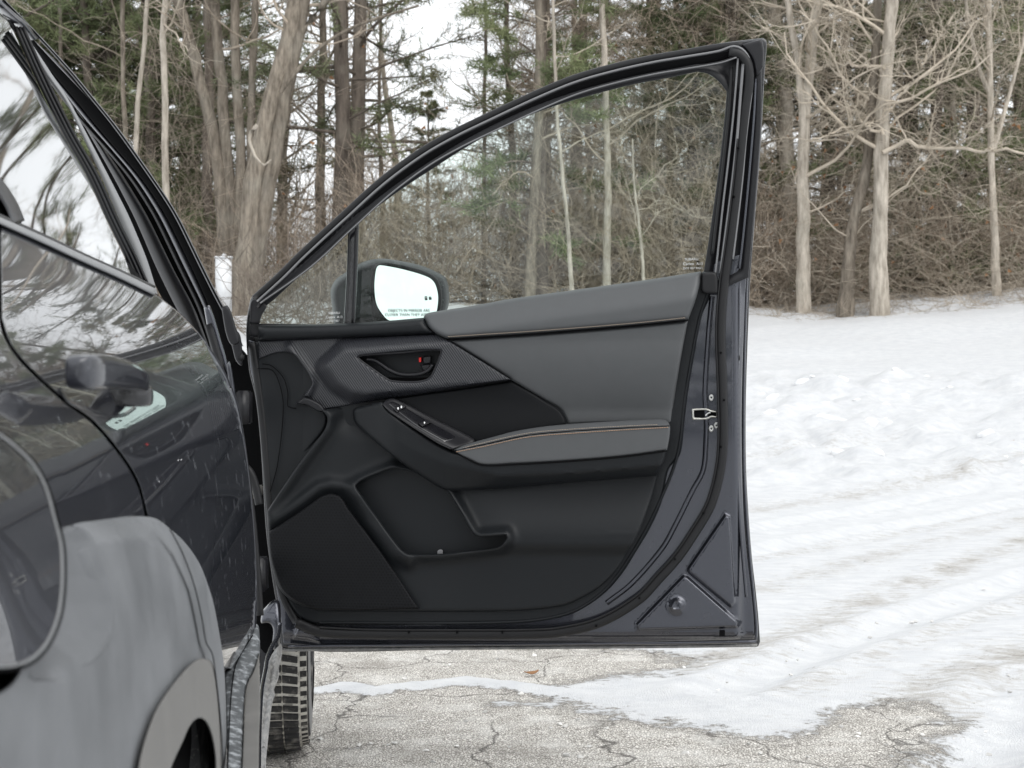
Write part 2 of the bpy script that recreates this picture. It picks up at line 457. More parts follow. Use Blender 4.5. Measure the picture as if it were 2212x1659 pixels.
def text(name, body, c, size, m, parent, rot, align='CENTER'):
    cu = bpy.data.curves.new(name, 'FONT'); cu.body = body; cu.size = size; cu.align_x = align; cu.align_y = 'CENTER'
    cu.extrude = .0001; cu.materials.append(MATS[m])
    tmp = bpy.data.objects.new(name, cu); COL.objects.link(tmp)
    me = bpy.data.meshes.new_from_object(tmp); bpy.data.objects.remove(tmp)
    o = bpy.data.objects.new(name, me); COL.objects.link(o)
    o.rotation_euler = rot; o.location = Vector(c) - Vector(wloc(parent)); o.parent = parent
    if not me.materials: me.materials.append(MATS[m])
    return o
def sstep(a, b, x):
    t = np.clip((x - a) / (b - a), 0, 1); return t * t * (3 - 2 * t)

# ------------------------------------------------------------------ noise for terrain
def vnoise(x, y, seed=0):
    xi, yi = np.floor(x).astype(int), np.floor(y).astype(int); xf, yf = x - xi, y - yi
    def h(a, b):
        n = (a * 374761393 + b * 668265263 + seed * 974634777) & 0x7fffffff
        n = (n ^ (n >> 13)) * 1274126177 & 0x7fffffff
        return ((n ^ (n >> 16)) & 0xffff) / 65535.0
    u, v = xf * xf * (3 - 2 * xf), yf * yf * (3 - 2 * yf)
    return (h(xi, yi) * (1 - u) + h(xi + 1, yi) * u) * (1 - v) + (h(xi, yi + 1) * (1 - u) + h(xi + 1, yi + 1) * u) * v
def fbm(x, y, o=4, seed=0):
    s, a, n = 0, .5, 0
    for i in range(o):
        s = s + a * vnoise(x * 2 ** i, y * 2 ** i, seed + i); n += a; a *= .5
    return s / n
TY = np.array([-400, 10, 12, 14, 16.5, 20, 25, 32, 45, 100, 500]); TZ = np.array([0, 0, .12, .46, .92, 1.45, 2.26, 2.75, 3.2, 4.0, 5.0])
def terrain(x, y):
    yy = y + (fbm(x * .25 + 3, y * .1, 3, 5) - .5) * 1.6 * sstep(9, 13, y)
    z = np.interp(yy, TY, TZ) * .5 + np.interp(yy - .8, TY, TZ) * .25 + np.interp(yy + .8, TY, TZ) * .25
    z = z + .075 * np.clip(x - 5.5, 0, 12) * sstep(17, 26, y)
    bank = sstep(10.5, 12.5, y) * (1 - sstep(16.5, 18.5, y))
    z = z + bank * (.34 * (fbm(x * .8, y * .9, 5, 11) - .5) + .22 * np.abs(fbm(x * 1.9, y * 1.7, 4, 21) - .5) * 2 - .05)
    mid = sstep(16, 18, y) * (1 - sstep(23, 26, y))
    z = z + mid * .22 * (fbm(x * .35, y * .5, 3, 31) - .5)
    z = z + sstep(23.5, 25, y) * (1 - sstep(40, 60, y)) * .32 * (fbm(x * 1.1, y * 1.1, 3, 41) - .45)
    return z

# ------------------------------------------------------------------ ground sheet
def gpx(px, py):
    D = H * F / (py - CY); return ((px - CX) / F * D, D)
def grow_axis(a, b, d, lo, hi, g=1.12):
    c = list(np.arange(a, b, d)); s = d
    while c[-1] < hi: s *= g; c.append(c[-1] + s)
    s = d
    while c[0] > lo: s *= g; c.insert(0, c[0] - s)
    return np.array(c)
xs = np.concatenate([grow_axis(-9, -1.4, .14, -500, -1.4)[:-1], np.arange(-1.4, 3.2, .028), grow_axis(3.2, 13.5, .075, 3.2, 500)])
xs = np.unique(np.round(xs, 4))
ys = np.concatenate([grow_axis(3.0, 6.6, .026, -500, 6.6)[:-1], np.arange(6.6, 12, .06), np.arange(12, 27, .085)])
s = .085; t_ = list(ys)
while t_[-1] < 700: s *= 1.1; t_.append(t_[-1] + s)
ys = np.array(t_)
GX, GY = np.meshgrid(xs, ys); gx, gy = GX.ravel(), GY.ravel()
gz = terrain(gx, gy)
P2 = np.stack([gx, gy], 1)
near = (gy > 2) & (gy < 14) & (np.abs(gx) < 8)
cov = np.ones(len(gx)); dirt = np.zeros(len(gx))
def gpoly(pts): return np.array([gpx(*p) for p in pts])
asph = gpoly([(300, 1900), (300, 1480), (620, 1420), (660, 1398), (1000, 1392), (1300, 1398), (1460, 1408), (1440, 1440), (1200, 1470),
              (1040, 1500), (1180, 1530), (1330, 1545), (1500, 1575), (1650, 1605), (1760, 1590), (1850, 1555), (1930, 1540), (1960, 1560), (1900, 1600), (1850, 1659), (1820, 1760), (1700, 1950)])
q = P2[near]
sd = dist(q, asph); sd = np.where(inside(q, asph), -sd, sd)
c_ = sstep(-.20, .34, sd + (fbm(q[:, 0] * 3, q[:, 1] * 3, 4, 3) - .5) * .34)
def streak(pts, wid, amp, seed):
    L = gpoly(pts); d = dist(q, L, False)
    return np.exp(-(d / wid) ** 2) * amp * (.2 + 1.7 * fbm(q[:, 0] * 5, q[:, 1] * 5, 3, seed))
for a in (([(690, 1492), (740, 1482), (800, 1496), (900, 1486), (1000, 1474), (1100, 1482), (1250, 1500), (1420, 1530)], .055, 1.15, 71),
          ([(1080, 1520), (1250, 1530), (1420, 1560)], .06, .6, 72), ([(700, 1620), (900, 1600), (1200, 1640)], .03, .22, 73)):
    c_ = np.maximum(c_, np.clip(streak(*a), 0, 1))
thin = np.zeros(len(q)); dd = np.zeros(len(q))
for pts, wd, am, se in (([(1500, 1440), (1700, 1380), (1900, 1290), (2212, 1170), (2500, 1080)], .14, .62, 51),
                        ([(1630, 1110), (1900, 1085), (2212, 1052), (2600, 1010)], .22, .5, 52),
                        ([(1620, 1050), (1900, 1035), (2300, 1000)], .2, .35, 53),
                        ([(1800, 1610), (1960, 1540), (2080, 1470), (2212, 1400), (2500, 1300)], .15, .75, 54),
                        ([(1640, 1280), (1900, 1200), (2300, 1110)], .16, .45, 55), ([(1600, 965), (1900, 955), (2300, 925)], .3, .45, 58), ([(1600, 1005), (1900, 992), (2300, 960)], .25, .4, 59), ([(1640, 1210), (1900, 1165), (2300, 1085)], .1, .4, 60), ([(1700, 1500), (1950, 1400), (2300, 1270)], .10, .4, 62),
                        ([(1100, 1440), (1350, 1425), (1600, 1420)], .13, .5, 56),
                        ([(1940, 1659), (2020, 1590), (2110, 1540)], .05, .5, 57)):
    v = streak(pts, wd, am, se); dd = np.maximum(dd, v); thin = np.maximum(thin, v)
c_ = c_ * (1 - .38 * np.clip(thin, 0, 1))
cov[near] = c_; dirt[near] = np.clip(dd, 0, 1)
floor = sstep(25.5, 30, gy) * np.clip(fbm(gx * .4, gy * .4, 4, 61) * 2.4 - .55, 0, 1)
dirt = np.maximum(dirt, floor)
# shallow relief: packed snow with tyre ruts
rel = np.zeros(len(gx)); rr = np.zeros(len(q))
for pts in ([(1600, 1200), (1800, 1160), (2212, 1100), (2600, 1060)], [(1600, 1150), (1800, 1120), (2212, 1070)], [(1560, 1500), (1800, 1400), (2000, 1330), (2300, 1230)],
            [(2212, 1590), (2080, 1680)], [(1600, 1000), (2300, 965)], [(1600, 975), (2300, 935)], [(1980, 1659), (2212, 1470)], [(2110, 1659), (2260, 1530)]):
    d = dist(q, gpoly(pts), False); rr -= .028 * np.exp(-(d / .085) ** 2) - .016 * np.exp(-((d - .15) / .05) ** 2)
rel[near] = np.clip(c_ - .4, 0, .6) * .02 + rr * c_ + (fbm(q[:, 0] * 7, q[:, 1] * 7, 3, 91) - .5) * .014 * c_ + (fbm(q[:, 0] * 1.2, q[:, 1] * 1.2, 3, 92) - .5) * .03 * c_ * sstep(4.5, 7, q[:, 1])
gz = gz + rel
nx, ny = len(xs), len(ys)
idx = np.arange(nx * ny).reshape(ny, nx)
Q = np.stack([idx[:-1, :-1], idx[:-1, 1:], idx[1:, 1:], idx[1:, :-1]], -1).reshape(-1, 4)
me = bpy.data.meshes.new('ground')
me.vertices.add(nx * ny); me.vertices.foreach_set('co', np.stack([gx, gy, gz], 1).ravel())
me.loops.add(len(Q) * 4); me.loops.foreach_set('vertex_index', Q.ravel().astype(np.int32))
me.polygons.add(len(Q)); me.polygons.foreach_set('loop_start', (np.arange(len(Q)) * 4).astype(np.int32))
me.polygons.foreach_set('use_smooth', np.ones(len(Q), bool)); me.update(calc_edges=True)
for nm, arr in (('snow', cov), ('dirt', dirt)):
    a = me.attributes.new(nm, 'FLOAT', 'POINT'); a.data.foreach_set('value', arr.astype(np.float32))
m = bpy.data.materials.new('snowy_asphalt'); m.use_nodes = True; t = m.node_tree; b = t.nodes['Principled BSDF']
aS = N(t, 'ShaderNodeAttribute', attribute_name='snow').outputs['Fac']; aD = N(t, 'ShaderNodeAttribute', attribute_name='dirt').outputs['Fac']
pos = N(t, 'ShaderNodeNewGeometry').outputs['Position']
vo = N(t, 'ShaderNodeTexVoronoi', feature='DISTANCE_TO_EDGE'); vo.inputs['Scale'].default_value = 130; t.links.new(pos, vo.inputs['Vector'])
vc = N(t, 'ShaderNodeTexVoronoi'); vc.inputs['Scale'].default_value = 130; t.links.new(pos, vc.inputs['Vector'])
sep = N(t, 'ShaderNodeSeparateColor'); t.links.new(vc.outputs['Color'], sep.inputs[0])
stone = mixc(t, sep.outputs[0], (.60, .57, .52), (.90, .865, .81))
stone = mixc(t, ramp(t, vo.outputs['Distance'], .22, .03), stone, (.22, .205, .185))
patch = noise(t, 2.6, 5, .6)
stone = mixc(t, mathn(t, 'MULTIPLY', ramp(t, patch, .54, .70), .6), stone, (.24, .22, .195))
stone = mixc(t, mathn(t, 'MULTIPLY', ramp(t, noise(t, 5.5, 5, .7), .50, .68), .5), stone, (.78, .765, .73))
# cracks
wn = N(t, 'ShaderNodeTexNoise'); wn.inputs['Scale'].default_value = 3.5; wn.inputs['Detail'].default_value = 5; t.links.new(pos, wn.inputs['Vector'])
ad = N(t, 'ShaderNodeVectorMath', operation='MULTIPLY_ADD'); t.links.new(wn.outputs['Color'], ad.inputs[0]); ad.inputs[1].default_value = (.5, .5, 0); t.links.new(pos, ad.inputs[2])
cr = N(t, 'ShaderNodeTexVoronoi', feature='DISTANCE_TO_EDGE'); cr.inputs['Scale'].default_value = 1.9; t.links.new(ad.outputs[0], cr.inputs['Vector'])
crack = ramp(t, cr.outputs['Distance'], .013, .003)
crack = mathn(t, 'MULTIPLY', crack, ramp(t, noise(t, 1.4, 2), .36, .44))
stone = mixc(t, mathn(t, 'MULTIPLY', crack, .75), stone, (.06, .055, .05))
# snow
sn = mixc(t, ramp(t, noise(t, 11, 5, .65, stretch=(.7, 1.3, 1)), .35, .65), (.57, .58, .595), (.665, .67, .675))
gr = noise(t, 26, 6, .75, stretch=(.55, 1.2, 1))
sn = mixc(t, mathn(t, 'MULTIPLY', ramp(t, mathn(t, 'ADD', gr, mathn(t, 'MULTIPLY', aD, .34)), .60, .80), .85), sn, (.42, .40, .37))
sn = mixc(t, mathn(t, 'MULTIPLY', ramp(t, mathn(t, 'ADD', noise(t, 60, 4, .7, stretch=(.5, 1.2, 1)), mathn(t, 'MULTIPLY', aD, .17)), .70, .78), .8), sn, (.17, .15, .13))
sepP = N(t, 'ShaderNodeSeparateXYZ'); t.links.new(pos, sepP.inputs[0])
forest = ramp(t, sepP.outputs[1], 25.5, 28)
sn = mixc(t, mathn(t, 'MULTIPLY', mathn(t, 'MULTIPLY', forest, aD), .92), sn, (.12, .085, .06))
edge = mathn(t, 'MULTIPLY_ADD', mathn(t, 'SUBTRACT', mathn(t, 'MULTIPLY_ADD', noise(t, 9, 3, .6), .45, mathn(t, 'MULTIPLY', noise(t, 40, 6, .78, stretch=(.85, 1.1, 1)), .55)), .5), 2.1, aS)
cv = ramp(t, edge, .42, .56)
wet = mathn(t, 'MULTIPLY', ramp(t, edge, .20, .42), .5)
stone = mixc(t, wet, stone, (.10, .092, .082))
t.links.new(mixc(t, cv, stone, sn), b.inputs['Base Color'])
b.inputs['Roughness'].default_value = .85; b.inputs['Specular IOR Level'].default_value = .25
hgt = mathn(t, 'ADD', mathn(t, 'MULTIPLY', cv, .9), mathn(t, 'MULTIPLY', ramp(t, vo.outputs['Distance'], 0, .2), .35))
hgt = mathn(t, 'ADD', hgt, mathn(t, 'MULTIPLY', gr, .8))
bn = N(t, 'ShaderNodeBump'); bn.inputs['Strength'].default_value = .55; bn.inputs['Distance'].default_value = .012
t.links.new(hgt, bn.inputs['Height']); t.links.new(bn.outputs[0], b.inputs['Normal'])
me.materials.append(m)
g = bpy.data.objects.new('ground', me); COL.objects.link(g); g['kind'] = 'structure'
g['label'] = 'cracked asphalt lot under packed snow rising to a snow bank'

# ------------------------------------------------------------------ trees
def gz_at(x, y): return float(terrain(np.array([x]), np.array([y]))[0])
def grow(st, d, ln, k, wob, up, rg=rng):
    st = np.asarray(st, float); d = np.asarray(d, float).copy(); n = len(st)
    P = np.empty((n, k, 3)); P[:, 0] = st; s = (np.asarray(ln) / (k - 1))[:, None]
    for i in range(1, k):
        d = d + rg.normal(0, wob, (n, 3)); d[:, 2] += up
        d /= np.linalg.norm(d, axis=1)[:, None] + 1e-9
        P[:, i] = P[:, i - 1] + d * s
    return P
def spawn(P, Rr, m, lo, hi, spread, rg=rng):
    """m children per branch: start points, directions, parent radii"""
    n, k, _ = P.shape
    u = rg.uniform(lo, hi, (n, m)) * (k - 1); i = np.minimum(u.astype(int), k - 2); f = (u - i)[..., None]
    r_ = np.arange(n)[:, None]
    st = P[r_, i] * (1 - f) + P[r_, i + 1] * f
    dr = P[r_, i + 1] - P[r_, i]; dr /= np.linalg.norm(dr, axis=2)[..., None] + 1e-9
    dd = dr + rg.normal(0, spread, dr.shape); dd /= np.linalg.norm(dd, axis=2)[..., None]
    return st.reshape(-1, 3), dd.reshape(-1, 3), Rr[r_, i].reshape(-1)
def taper(r, k, e): return np.asarray(r)[:, None] * np.linspace(1, e, k)[None]
def smooth_path(pts, n):
    global DIM
    DIM = 3; q = spline([tuple(p) for p in pts], .35); DIM = 2
    s = np.concatenate([[0], np.cumsum(np.linalg.norm(np.diff(q, axis=0), axis=1))]); u = np.linspace(0, s[-1], n)
    return np.stack([np.interp(u, s, q[:, i]) for i in range(3)], 1)
def trunk_geo(path, r0, r1, n=40, sides=12, flare=1.35, rg=rng):
    p = smooth_path(path, n); p[1:-1] += rg.normal(0, r0 * .10, (n - 2, 3)) * np.array([1, 1, 0])
    r = np.linspace(r0, r1, n) * (1 + (flare - 1) * np.exp(-np.arange(n) * 14.0 / n))
    r = r * (1 + rg.normal(0, .03, n))
    V, Qd = tubes(p[None], r[None], sides)
    return p, r, V, Qd
def crown_geo(p, r, n1, t0, t1, len1, n2, n3, up=.06, spread=.75, wob=.20, l2=.5, l3=.45, rg=rng, flat=.35, rmin=.003, rl=.33):
    n = len(p)
    u = rg.uniform(t0, t1, n1) * (n - 1); i = np.minimum(u.astype(int), n - 2); f = (u - i)[:, None]
    st = p[i] * (1 - f) + p[i + 1] * f
    az = rg.uniform(0, 2 * np.pi, n1); el = rg.normal(flat, .3, n1)
    d = np.stack([np.cos(az) * np.cos(el), np.sin(az) * np.cos(el), np.sin(el)], 1)
    ln = len1 * rg.uniform(.45, 1.15, n1) * (1.1 - .6 * u / n)
    r1 = np.minimum(r[i] * rl, .009 + ln * .0095)
    A = grow(st, d, ln, 9, wob, up, rg); RA = taper(r1, 9, .3); out = [tubes(A, RA, 5)]
    st, d, rp = spawn(A, RA, n2, .15, 1, spread, rg)
    lB = l2 * np.repeat(ln, n2) * rg.uniform(.4, 1.1, len(st))
    B = grow(st, d, lB, 7, wob * 1.2, up, rg); RB = taper(np.maximum(rp * .55, rmin * 1.4), 7, .4); out.append(tubes(B, RB, 4))
    if n3:
        st, d, rp = spawn(B, RB, n3, .1, 1, spread, rg)
        lC = l3 * np.repeat(lB, n3) * rg.uniform(.4, 1.2, len(st))
        Cc = grow(st, d, lC, 5, wob * 1.3, up, rg); RC = taper(np.maximum(rp * .5, rmin), 5, .55); out.append(tubes(Cc, RC, 3))
    return merge(out)
def P3(pts, D, dy=0):      # photo points of a stem -> stem in the world
    return [at(px, py, D + (k * dy)) for k, (px, py) in enumerate(pts)]
def bare(name, label, stems, D, mtrunk, mtwig, crown, group=None, dy=.0):
    """stems: list of (photo points from base upward, base half-width px, tip half-width px)"""
    bx, by = stems[0][0][0]; x0 = (bx - CX) / F * D; base = np.array([x0, D, gz_at(x0, D) - .12])
    e = empty(name, tuple(base), label, 'tree', group)
    for s_i, (pts, w0, w1) in enumerate(stems):
        w = P3(pts, D, dy)
        if s_i == 0 or pts[0][1] > 560: w[0] = np.array([w[0][0], w[0][1], min(gz_at(w[0][0], w[0][1]), w[0][2]) - .15])
        # carry on above the frame
        dv = w[-1] - w[-2]; dv = dv / np.linalg.norm(dv); dv[2] = max(dv[2], .5); dv /= np.linalg.norm(dv)
        if w[-1][2] > 5.5: w += [w[-1] + dv * k_ + rng.normal(0, .05 * k_, 3) for k_ in (2.2, 4.6, 7.2, 9.8)]
        r0, r1 = w0 / F * D, w1 / F * D
        p, r, V, Qd = trunk_geo(w, r0, r1 * .6, 46)
        link('trunk' if s_i == 0 else 'stem', V, Qd, mtrunk, e)
        if crown:
            c_ = dict(crown) if w[-1][2] > 6 else dict(crown, n1=max(5, crown['n1'] // 5), t0=.45)
            V, Qd = crown_geo(p, r, **c_); link('branches', V, Qd, mtwig, e)['kind'] = 'stuff'
    return e
CR = dict(n1=34, t0=.12, t1=1, len1=2.6, n2=6, n3=6)
CRs = dict(n1=16, t0=.2, t1=1, len1=1.7, n2=5, n3=5)
CRl = dict(n1=24, t0=.3, t1=1, len1=2.4, n2=5, n3=5)
G1 = 'bare trees at the edge of the wood'
bare('bare_tree', 'thin straight pale trunk standing alone just right of the car pillar', [([(362, 600), (360, 420), (356, 300), (358, 200), (352, 90), (357, 0)], 8, 7)], 24, 'bark_pale', 'twig_pale', CRl, G1)
bare('bare_tree', 'multi stemmed grey tree with stems fanning out beside the big forked tree', [
    ([(500, 668), (490, 560), (478, 430), (470, 330), (440, 200), (412, 90), (385, 0)], 15, 9), ([(503, 640), (500, 480), (490, 330), (480, 200), (468, 90), (465, 0)], 14, 8),
    ([(508, 640), (515, 470), (520, 330), (512, 200), (506, 100), (508, 0)], 12, 8), ([(512, 640), (535, 450), (540, 300), (545, 160), (552, 0)], 9, 6)], 25.5, 'bark_grey', 'twig', CRl, G1)
big = bare('forked_tree', 'largest forked trunk with a broken pale dead branch hanging, behind the door hinge', [
    ([(527, 690), (530, 600), (545, 430), (560, 320), (585, 230), (605, 150), (622, 90), (642, 0)], 23, 15),
    ([(533, 660), (566, 470), (590, 370), (600, 280), (618, 190), (640, 90), (655, 0)], 17, 12),
    ([(618, 120), (650, 70), (690, 20), (720, -20)], 8, 5)], 24, 'bark_grey', 'twig', dict(CRl, n1=18), G1)
Pd = [at(*q, 23.6) for q in ((556, 270), (541, 285), (538, 305), (552, 340), (570, 358), (586, 345))]
pp = smooth_path(Pd, 14); V, Qd = tubes(pp[None], (np.linspace(4.6, 1.8, 14) / F * 23.6)[None], 7); link('dead_branch', V, Qd, 'bark_pale', big)
Pd = [at(*q, 23.7) for q in ((605, 200), (680, 110), (760, 60), (830, 35), (905, 12))]
pp = smooth_path(Pd, 18); V, Qd = tubes(pp[None], (np.linspace(4.4, 2.6, 18) / F * 23.7)[None], 7); link('branch', V, Qd, 'bark_grey', big)
bare('bare_tree', 'dark thin sapling seen between the grey stems left of the forked tree', [([(552, 640), (553, 400), (548, 200), (556, 0)], 5, 3)], 29, 'bark_dark', 'twig', CRs, G1)
bare('bare_tree', 'purplish dark trunk standing left of the multi stemmed tree', [([(452, 640), (450, 480), (447, 350), (452, 150), (448, 0)], 12, 9)], 27, 'bark_dark', 'twig', CRl, G1)
bare('bare_tree', 'spindly grey pole trunk in the upper left corner by the car roof', [([(134, 620), (132, 300), (128, 0)], 5, 4)], 27, 'bark_grey', 'twig', CRl, G1)
bare('bare_tree', 'brownish trunk near the left edge in front of dense pines', [([(200, 620), (196, 300), (182, 0)], 10, 8)], 28, 'bark_dark', 'twig', CRl, G1)
bare('bare_tree', 'grey pole trunk leaning slightly left of the thin pale trunk', [([(276, 620), (270, 300), (265, 130), (266, 0)], 6, 5)], 26, 'bark_grey', 'twig', CRl, G1)
bare('bare_tree', 'slender pale stem leaning right just left of the thin straight trunk', [([(292, 610), (296, 250), (312, 90), (318, 0)], 6, 4)], 25.5, 'bark_pale', 'twig_pale', CRl, G1)
bare('bare_tree', 'very thin tall stem standing in the bright sky gap above the mirror', [([(1045, 640), (1046, 420), (1047, 200), (1048, 0)], 4.5, 3)], 27, 'bark_dark', 'twig', dict(CRs, n1=12, len1=1.3), G1)
bare('vine_covered_tree', 'trunk shaggy with brown vines rising just right of the sky gap', [([(1140, 660), (1155, 420), (1162, 260), (1165, 0)], 11, 9)], 25, 'bark_grey', 'twig', dict(CR, n1=34, len1=1.5, up=-.02), G1)
bare('bare_tree', 'straight pale trunk seen through the upper middle of the door glass', [([(1310, 660), (1312, 400), (1308, 200), (1300, 0)], 8, 7)], 25, 'bark_pale', 'twig', CR, G1)
bare('bare_tree', 'thin crooked whitish sapling seen through the door window glass', [([(1240, 650), (1226, 480), (1215, 380), (1203, 240), (1200, 160)], 4.5, 2)], 23.5, 'bark_pale', 'twig_pale', CRs, G1)
bare('bare_tree', 'pale sapling with spreading low limbs seen through the glass near the latch side', [([(1395, 650), (1385, 520), (1370, 400), (1366, 300)], 4.5, 2.5)], 23.8, 'bark_pale', 'twig_pale', dict(CRs, n1=22, len1=2.1), G1)
bare('bare_tree', 'straight tan trunk closest to the right edge of the open door', [([(1734, 672), (1736, 560), (1734, 420), (1738, 267), (1752, 120), (1764, 0)], 14, 8), ([(1738, 300), (1730, 190), (1716, 90), (1702, 0)], 8, 5)], 24.6, 'bark_pale', 'twig_pale', CR, G1)
bare('bare_tree', 'leaning double trunk between the tan trunk and the thick pale trunk', [([(1822, 674), (1832, 553), (1850, 450), (1864, 395), (1876, 320), (1886, 200)], 13, 6), ([(1836, 668), (1842, 560), (1850, 480), (1856, 420)], 9, 6)], 24.2, 'bark_grey', 'twig_pale', CR, G1)
thick = bare('bare_tree', 'thickest pale scaly trunk right of the door, with a long horizontal branch', [([(1901, 679), (1899, 610), (1901, 480), (1905, 320), (1914, 180), (1920, 80), (1924, 0)], 17, 12)], 24, 'bark_pale', 'twig_pale', dict(CR, n1=34, len1=3.0), G1)
for pts, a, b_ in ((((1906, 330), (1960, 300), (2000, 318), (2080, 322), (2150, 325), (2260, 322)), 5, 2.5), (((1908, 290), (1860, 262), (1800, 290), (1760, 300)), 3.6, 1.6), (((1912, 150), (1850, 140), (1780, 142), (1770, 150), (1730, 170)), 3.6, 1.5), (((1908, 250), (1960, 190), (2010, 110), (2060, 40)), 3.6, 2)):
    pp = smooth_path([at(x, y, 23.8) for x, y in pts], 22); pp[1:] += rng.normal(0, .03, (21, 3)); rr_ = np.linspace(a, b_, 22) / F * 23.8
    parts = [tubes(pp[None], rr_[None], 6), crown_geo(pp, rr_, 16, .15, 1, 1.1, 4, 4, up=.03, rl=.5)]
    V, Qd = merge(parts); link('branch', V, Qd, 'twig_pale', thick)
bare('bare_tree', 'slim pale tree with upright fork branches at the far right edge', [([(2154, 632), (2150, 553), (2143, 400), (2141, 300), (2137, 150), (2136, 0)], 8, 5), ([(2141, 210), (2115, 150), (2095, 60), (2086, 0)], 4, 2.5), ([(2144, 330), (2170, 240), (2195, 150), (2212, 80)], 4, 2.5)], 25, 'bark_pale', 'twig_pale', dict(CR, n1=30, up=.1), G1)
bare('bare_tree', 'thin brown sapling between the thick trunk and the slim forked tree', [([(2030, 640), (2036, 400), (2030, 200), (2020, 0)], 5, 3.5)], 29, 'bark_grey', 'twig', CR, G1)

# pines --------------------------------------------------------------
def needles(cent, dirs, per, ln, wd, rg):
    n = len(cent); c = np.repeat(cent, per, 0); d = np.repeat(dirs, per, 0) * .55 + rg.normal(0, .6, (n * per, 3)); d[:, 2] += .12
    d /= np.linalg.norm(d, axis=1)[:, None]
    L = ln * rg.uniform(.6, 1.25, (n * per, 1)); s_ = np.cross(d, rg.normal(0, 1, d.shape)); s_ /= np.linalg.norm(s_, axis=1)[:, None]
    c = c + rg.normal(0, .03, c.shape)
    V = np.stack([c - s_ * wd, c + d * L, c + s_ * wd], 1).reshape(-1, 3)
    return V, np.arange(len(V)).reshape(-1, 3)
def pine_geo(h, r0, lmax, seed, z0=.12, nb=64, dens=1.0, droop=-.03):
    rg = np.random.default_rng(seed); n = 24
    p = np.stack([np.cumsum(rg.normal(0, .02, n)), np.cumsum(rg.normal(0, .02, n)), np.linspace(-.3, h, n)], 1)
    r = np.linspace(r0, .03, n); tg = tubes(p[None], r[None], 9)
    t = np.sort(rg.uniform(z0, .99, nb)); i = np.minimum((t * (n - 1)).astype(int), n - 2)
    st = p[i] + (p[i + 1] - p[i]) * (t * (n - 1) - i)[:, None]
    az = np.arange(nb) * 2.4 + rg.normal(0, .4, nb); el = .05 + .5 * t + rg.normal(0, .12, nb)
    d = np.stack([np.cos(az) * np.cos(el), np.sin(az) * np.cos(el), np.sin(el)], 1)
    ln = lmax * np.minimum(1, 1.5 * (1 - t) + .12) * rg.uniform(.55, 1.1, nb)
    A = grow(st, d, ln, 9, .07, droop, rg); RA = taper(.012 + ln * .009, 9, .25)
    st, d2, rp = spawn(A, RA, 9, .25, 1, .55, rg); d2[:, 2] *= .45
    B = grow(st, d2, np.repeat(ln, 9) * .3 * rg.uniform(.5, 1.2, len(st)), 6, .12, .03, rg); RB = taper(np.maximum(rp * .4, .004), 6, .5)
    wood = merge([tg, tubes(A, RA, 5), tubes(B, RB, 3)])
    cs = B[:, 1:].reshape(-1, 3); ds = (B[:, 1:] - B[:, :-1]); ds = (ds / (np.linalg.norm(ds, axis=2)[..., None] + 1e-9)).reshape(-1, 3)
    tip = A[:, 5:].reshape(-1, 3); td = (A[:, 5:] - A[:, 4:-1]); td = (td / (np.linalg.norm(td, axis=2)[..., None] + 1e-9)).reshape(-1, 3)
    return wood, needles(np.concatenate([cs, tip]), np.concatenate([ds, td]), int(8 * dens), .17, .010, rg)
PROTO = []
for k, (h, r0, lm, z0, nb, ms) in enumerate(((15, .17, 2.9, .14, 54, 'needles'), (17, .18, 3.4, .16, 44, 'needles'), (13, .17, 2.8, .03, 84, 'needles_green'), (11, .15, 2.6, .02, 84, 'needles_green'), (14, .13, 1.7, .04, 80, 'needles_green'))):
    PROTO.append((pine_geo(h, r0, lm, 100 + k, z0, nb, 1.0 if k < 2 else 1.25), ms))
PM = []
def pine(k, x, y, rz, sc, label, group):
    (wood, nee), ms = PROTO[k]
    e = empty('pine_tree', (x, y, gz_at(x, y)), label, 'tree', group)
    if len(PM) <= k: PM.extend([None] * (k + 1 - len(PM)))
    if PM[k] is None:
        a = link('trunk', wood[0], wood[1], 'bark_dark'); b_ = link('crown', nee[0], nee[1], ms, smooth=False)
        PM[k] = (a, b_, a.location.copy(), b_.location.copy())
    else:
        a, b_ = PM[k][0].copy(), PM[k][1].copy(); COL.objects.link(a); COL.objects.link(b_)
    a.parent = e; b_.parent = e; a.location = PM[k][2]; b_.location = PM[k][3]
    e.rotation_euler = (0, 0, rz); e.scale = (sc,) * 3
    return e
def pinepx(k, px, D, sc, label, group, rz=None):
    x = (px - CX) / F * D
    return pine(k, x, D, rng.uniform(0, 6.28) if rz is None else rz, sc, label, group)
pinepx(1, 735, 26.5, 1.0, 'dark trunked pine left of the pair in the sky gap beside the forked tree', 'pair of dark pines in the gap', 4.9)
pinepx(0, 772, 27.5, 1.05, 'right hand pine of the pair, boughs reaching over the open door frame', 'pair of dark pines in the gap', .3)
GL, GR = 'pines behind the trees on the left', 'pines behind the trees on the right'
lab = 'dense dark green pine in the mass on the left behind the bare trunks'
for px, D, k, sc in ((60, 29, 2, 1.15), (150, 31, 2, 1.1), (230, 29, 3, 1.3), (300, 31, 2, 1.2), (360, 31, 2, 1.05), (425, 35, 2, 1.1), (110, 40, 1, 1.1), (250, 42, 1, 1.1), (400, 43, 0, 1.2), (-60, 33, 2, 1.2), (-180, 36, 0, 1.1), (15, 28, 3, 1.2), (330, 28, 3, .9)):
    pinepx(k, px, D, sc, lab, GL)
lab = 'green pine standing behind the bare trees to the right of the open door'
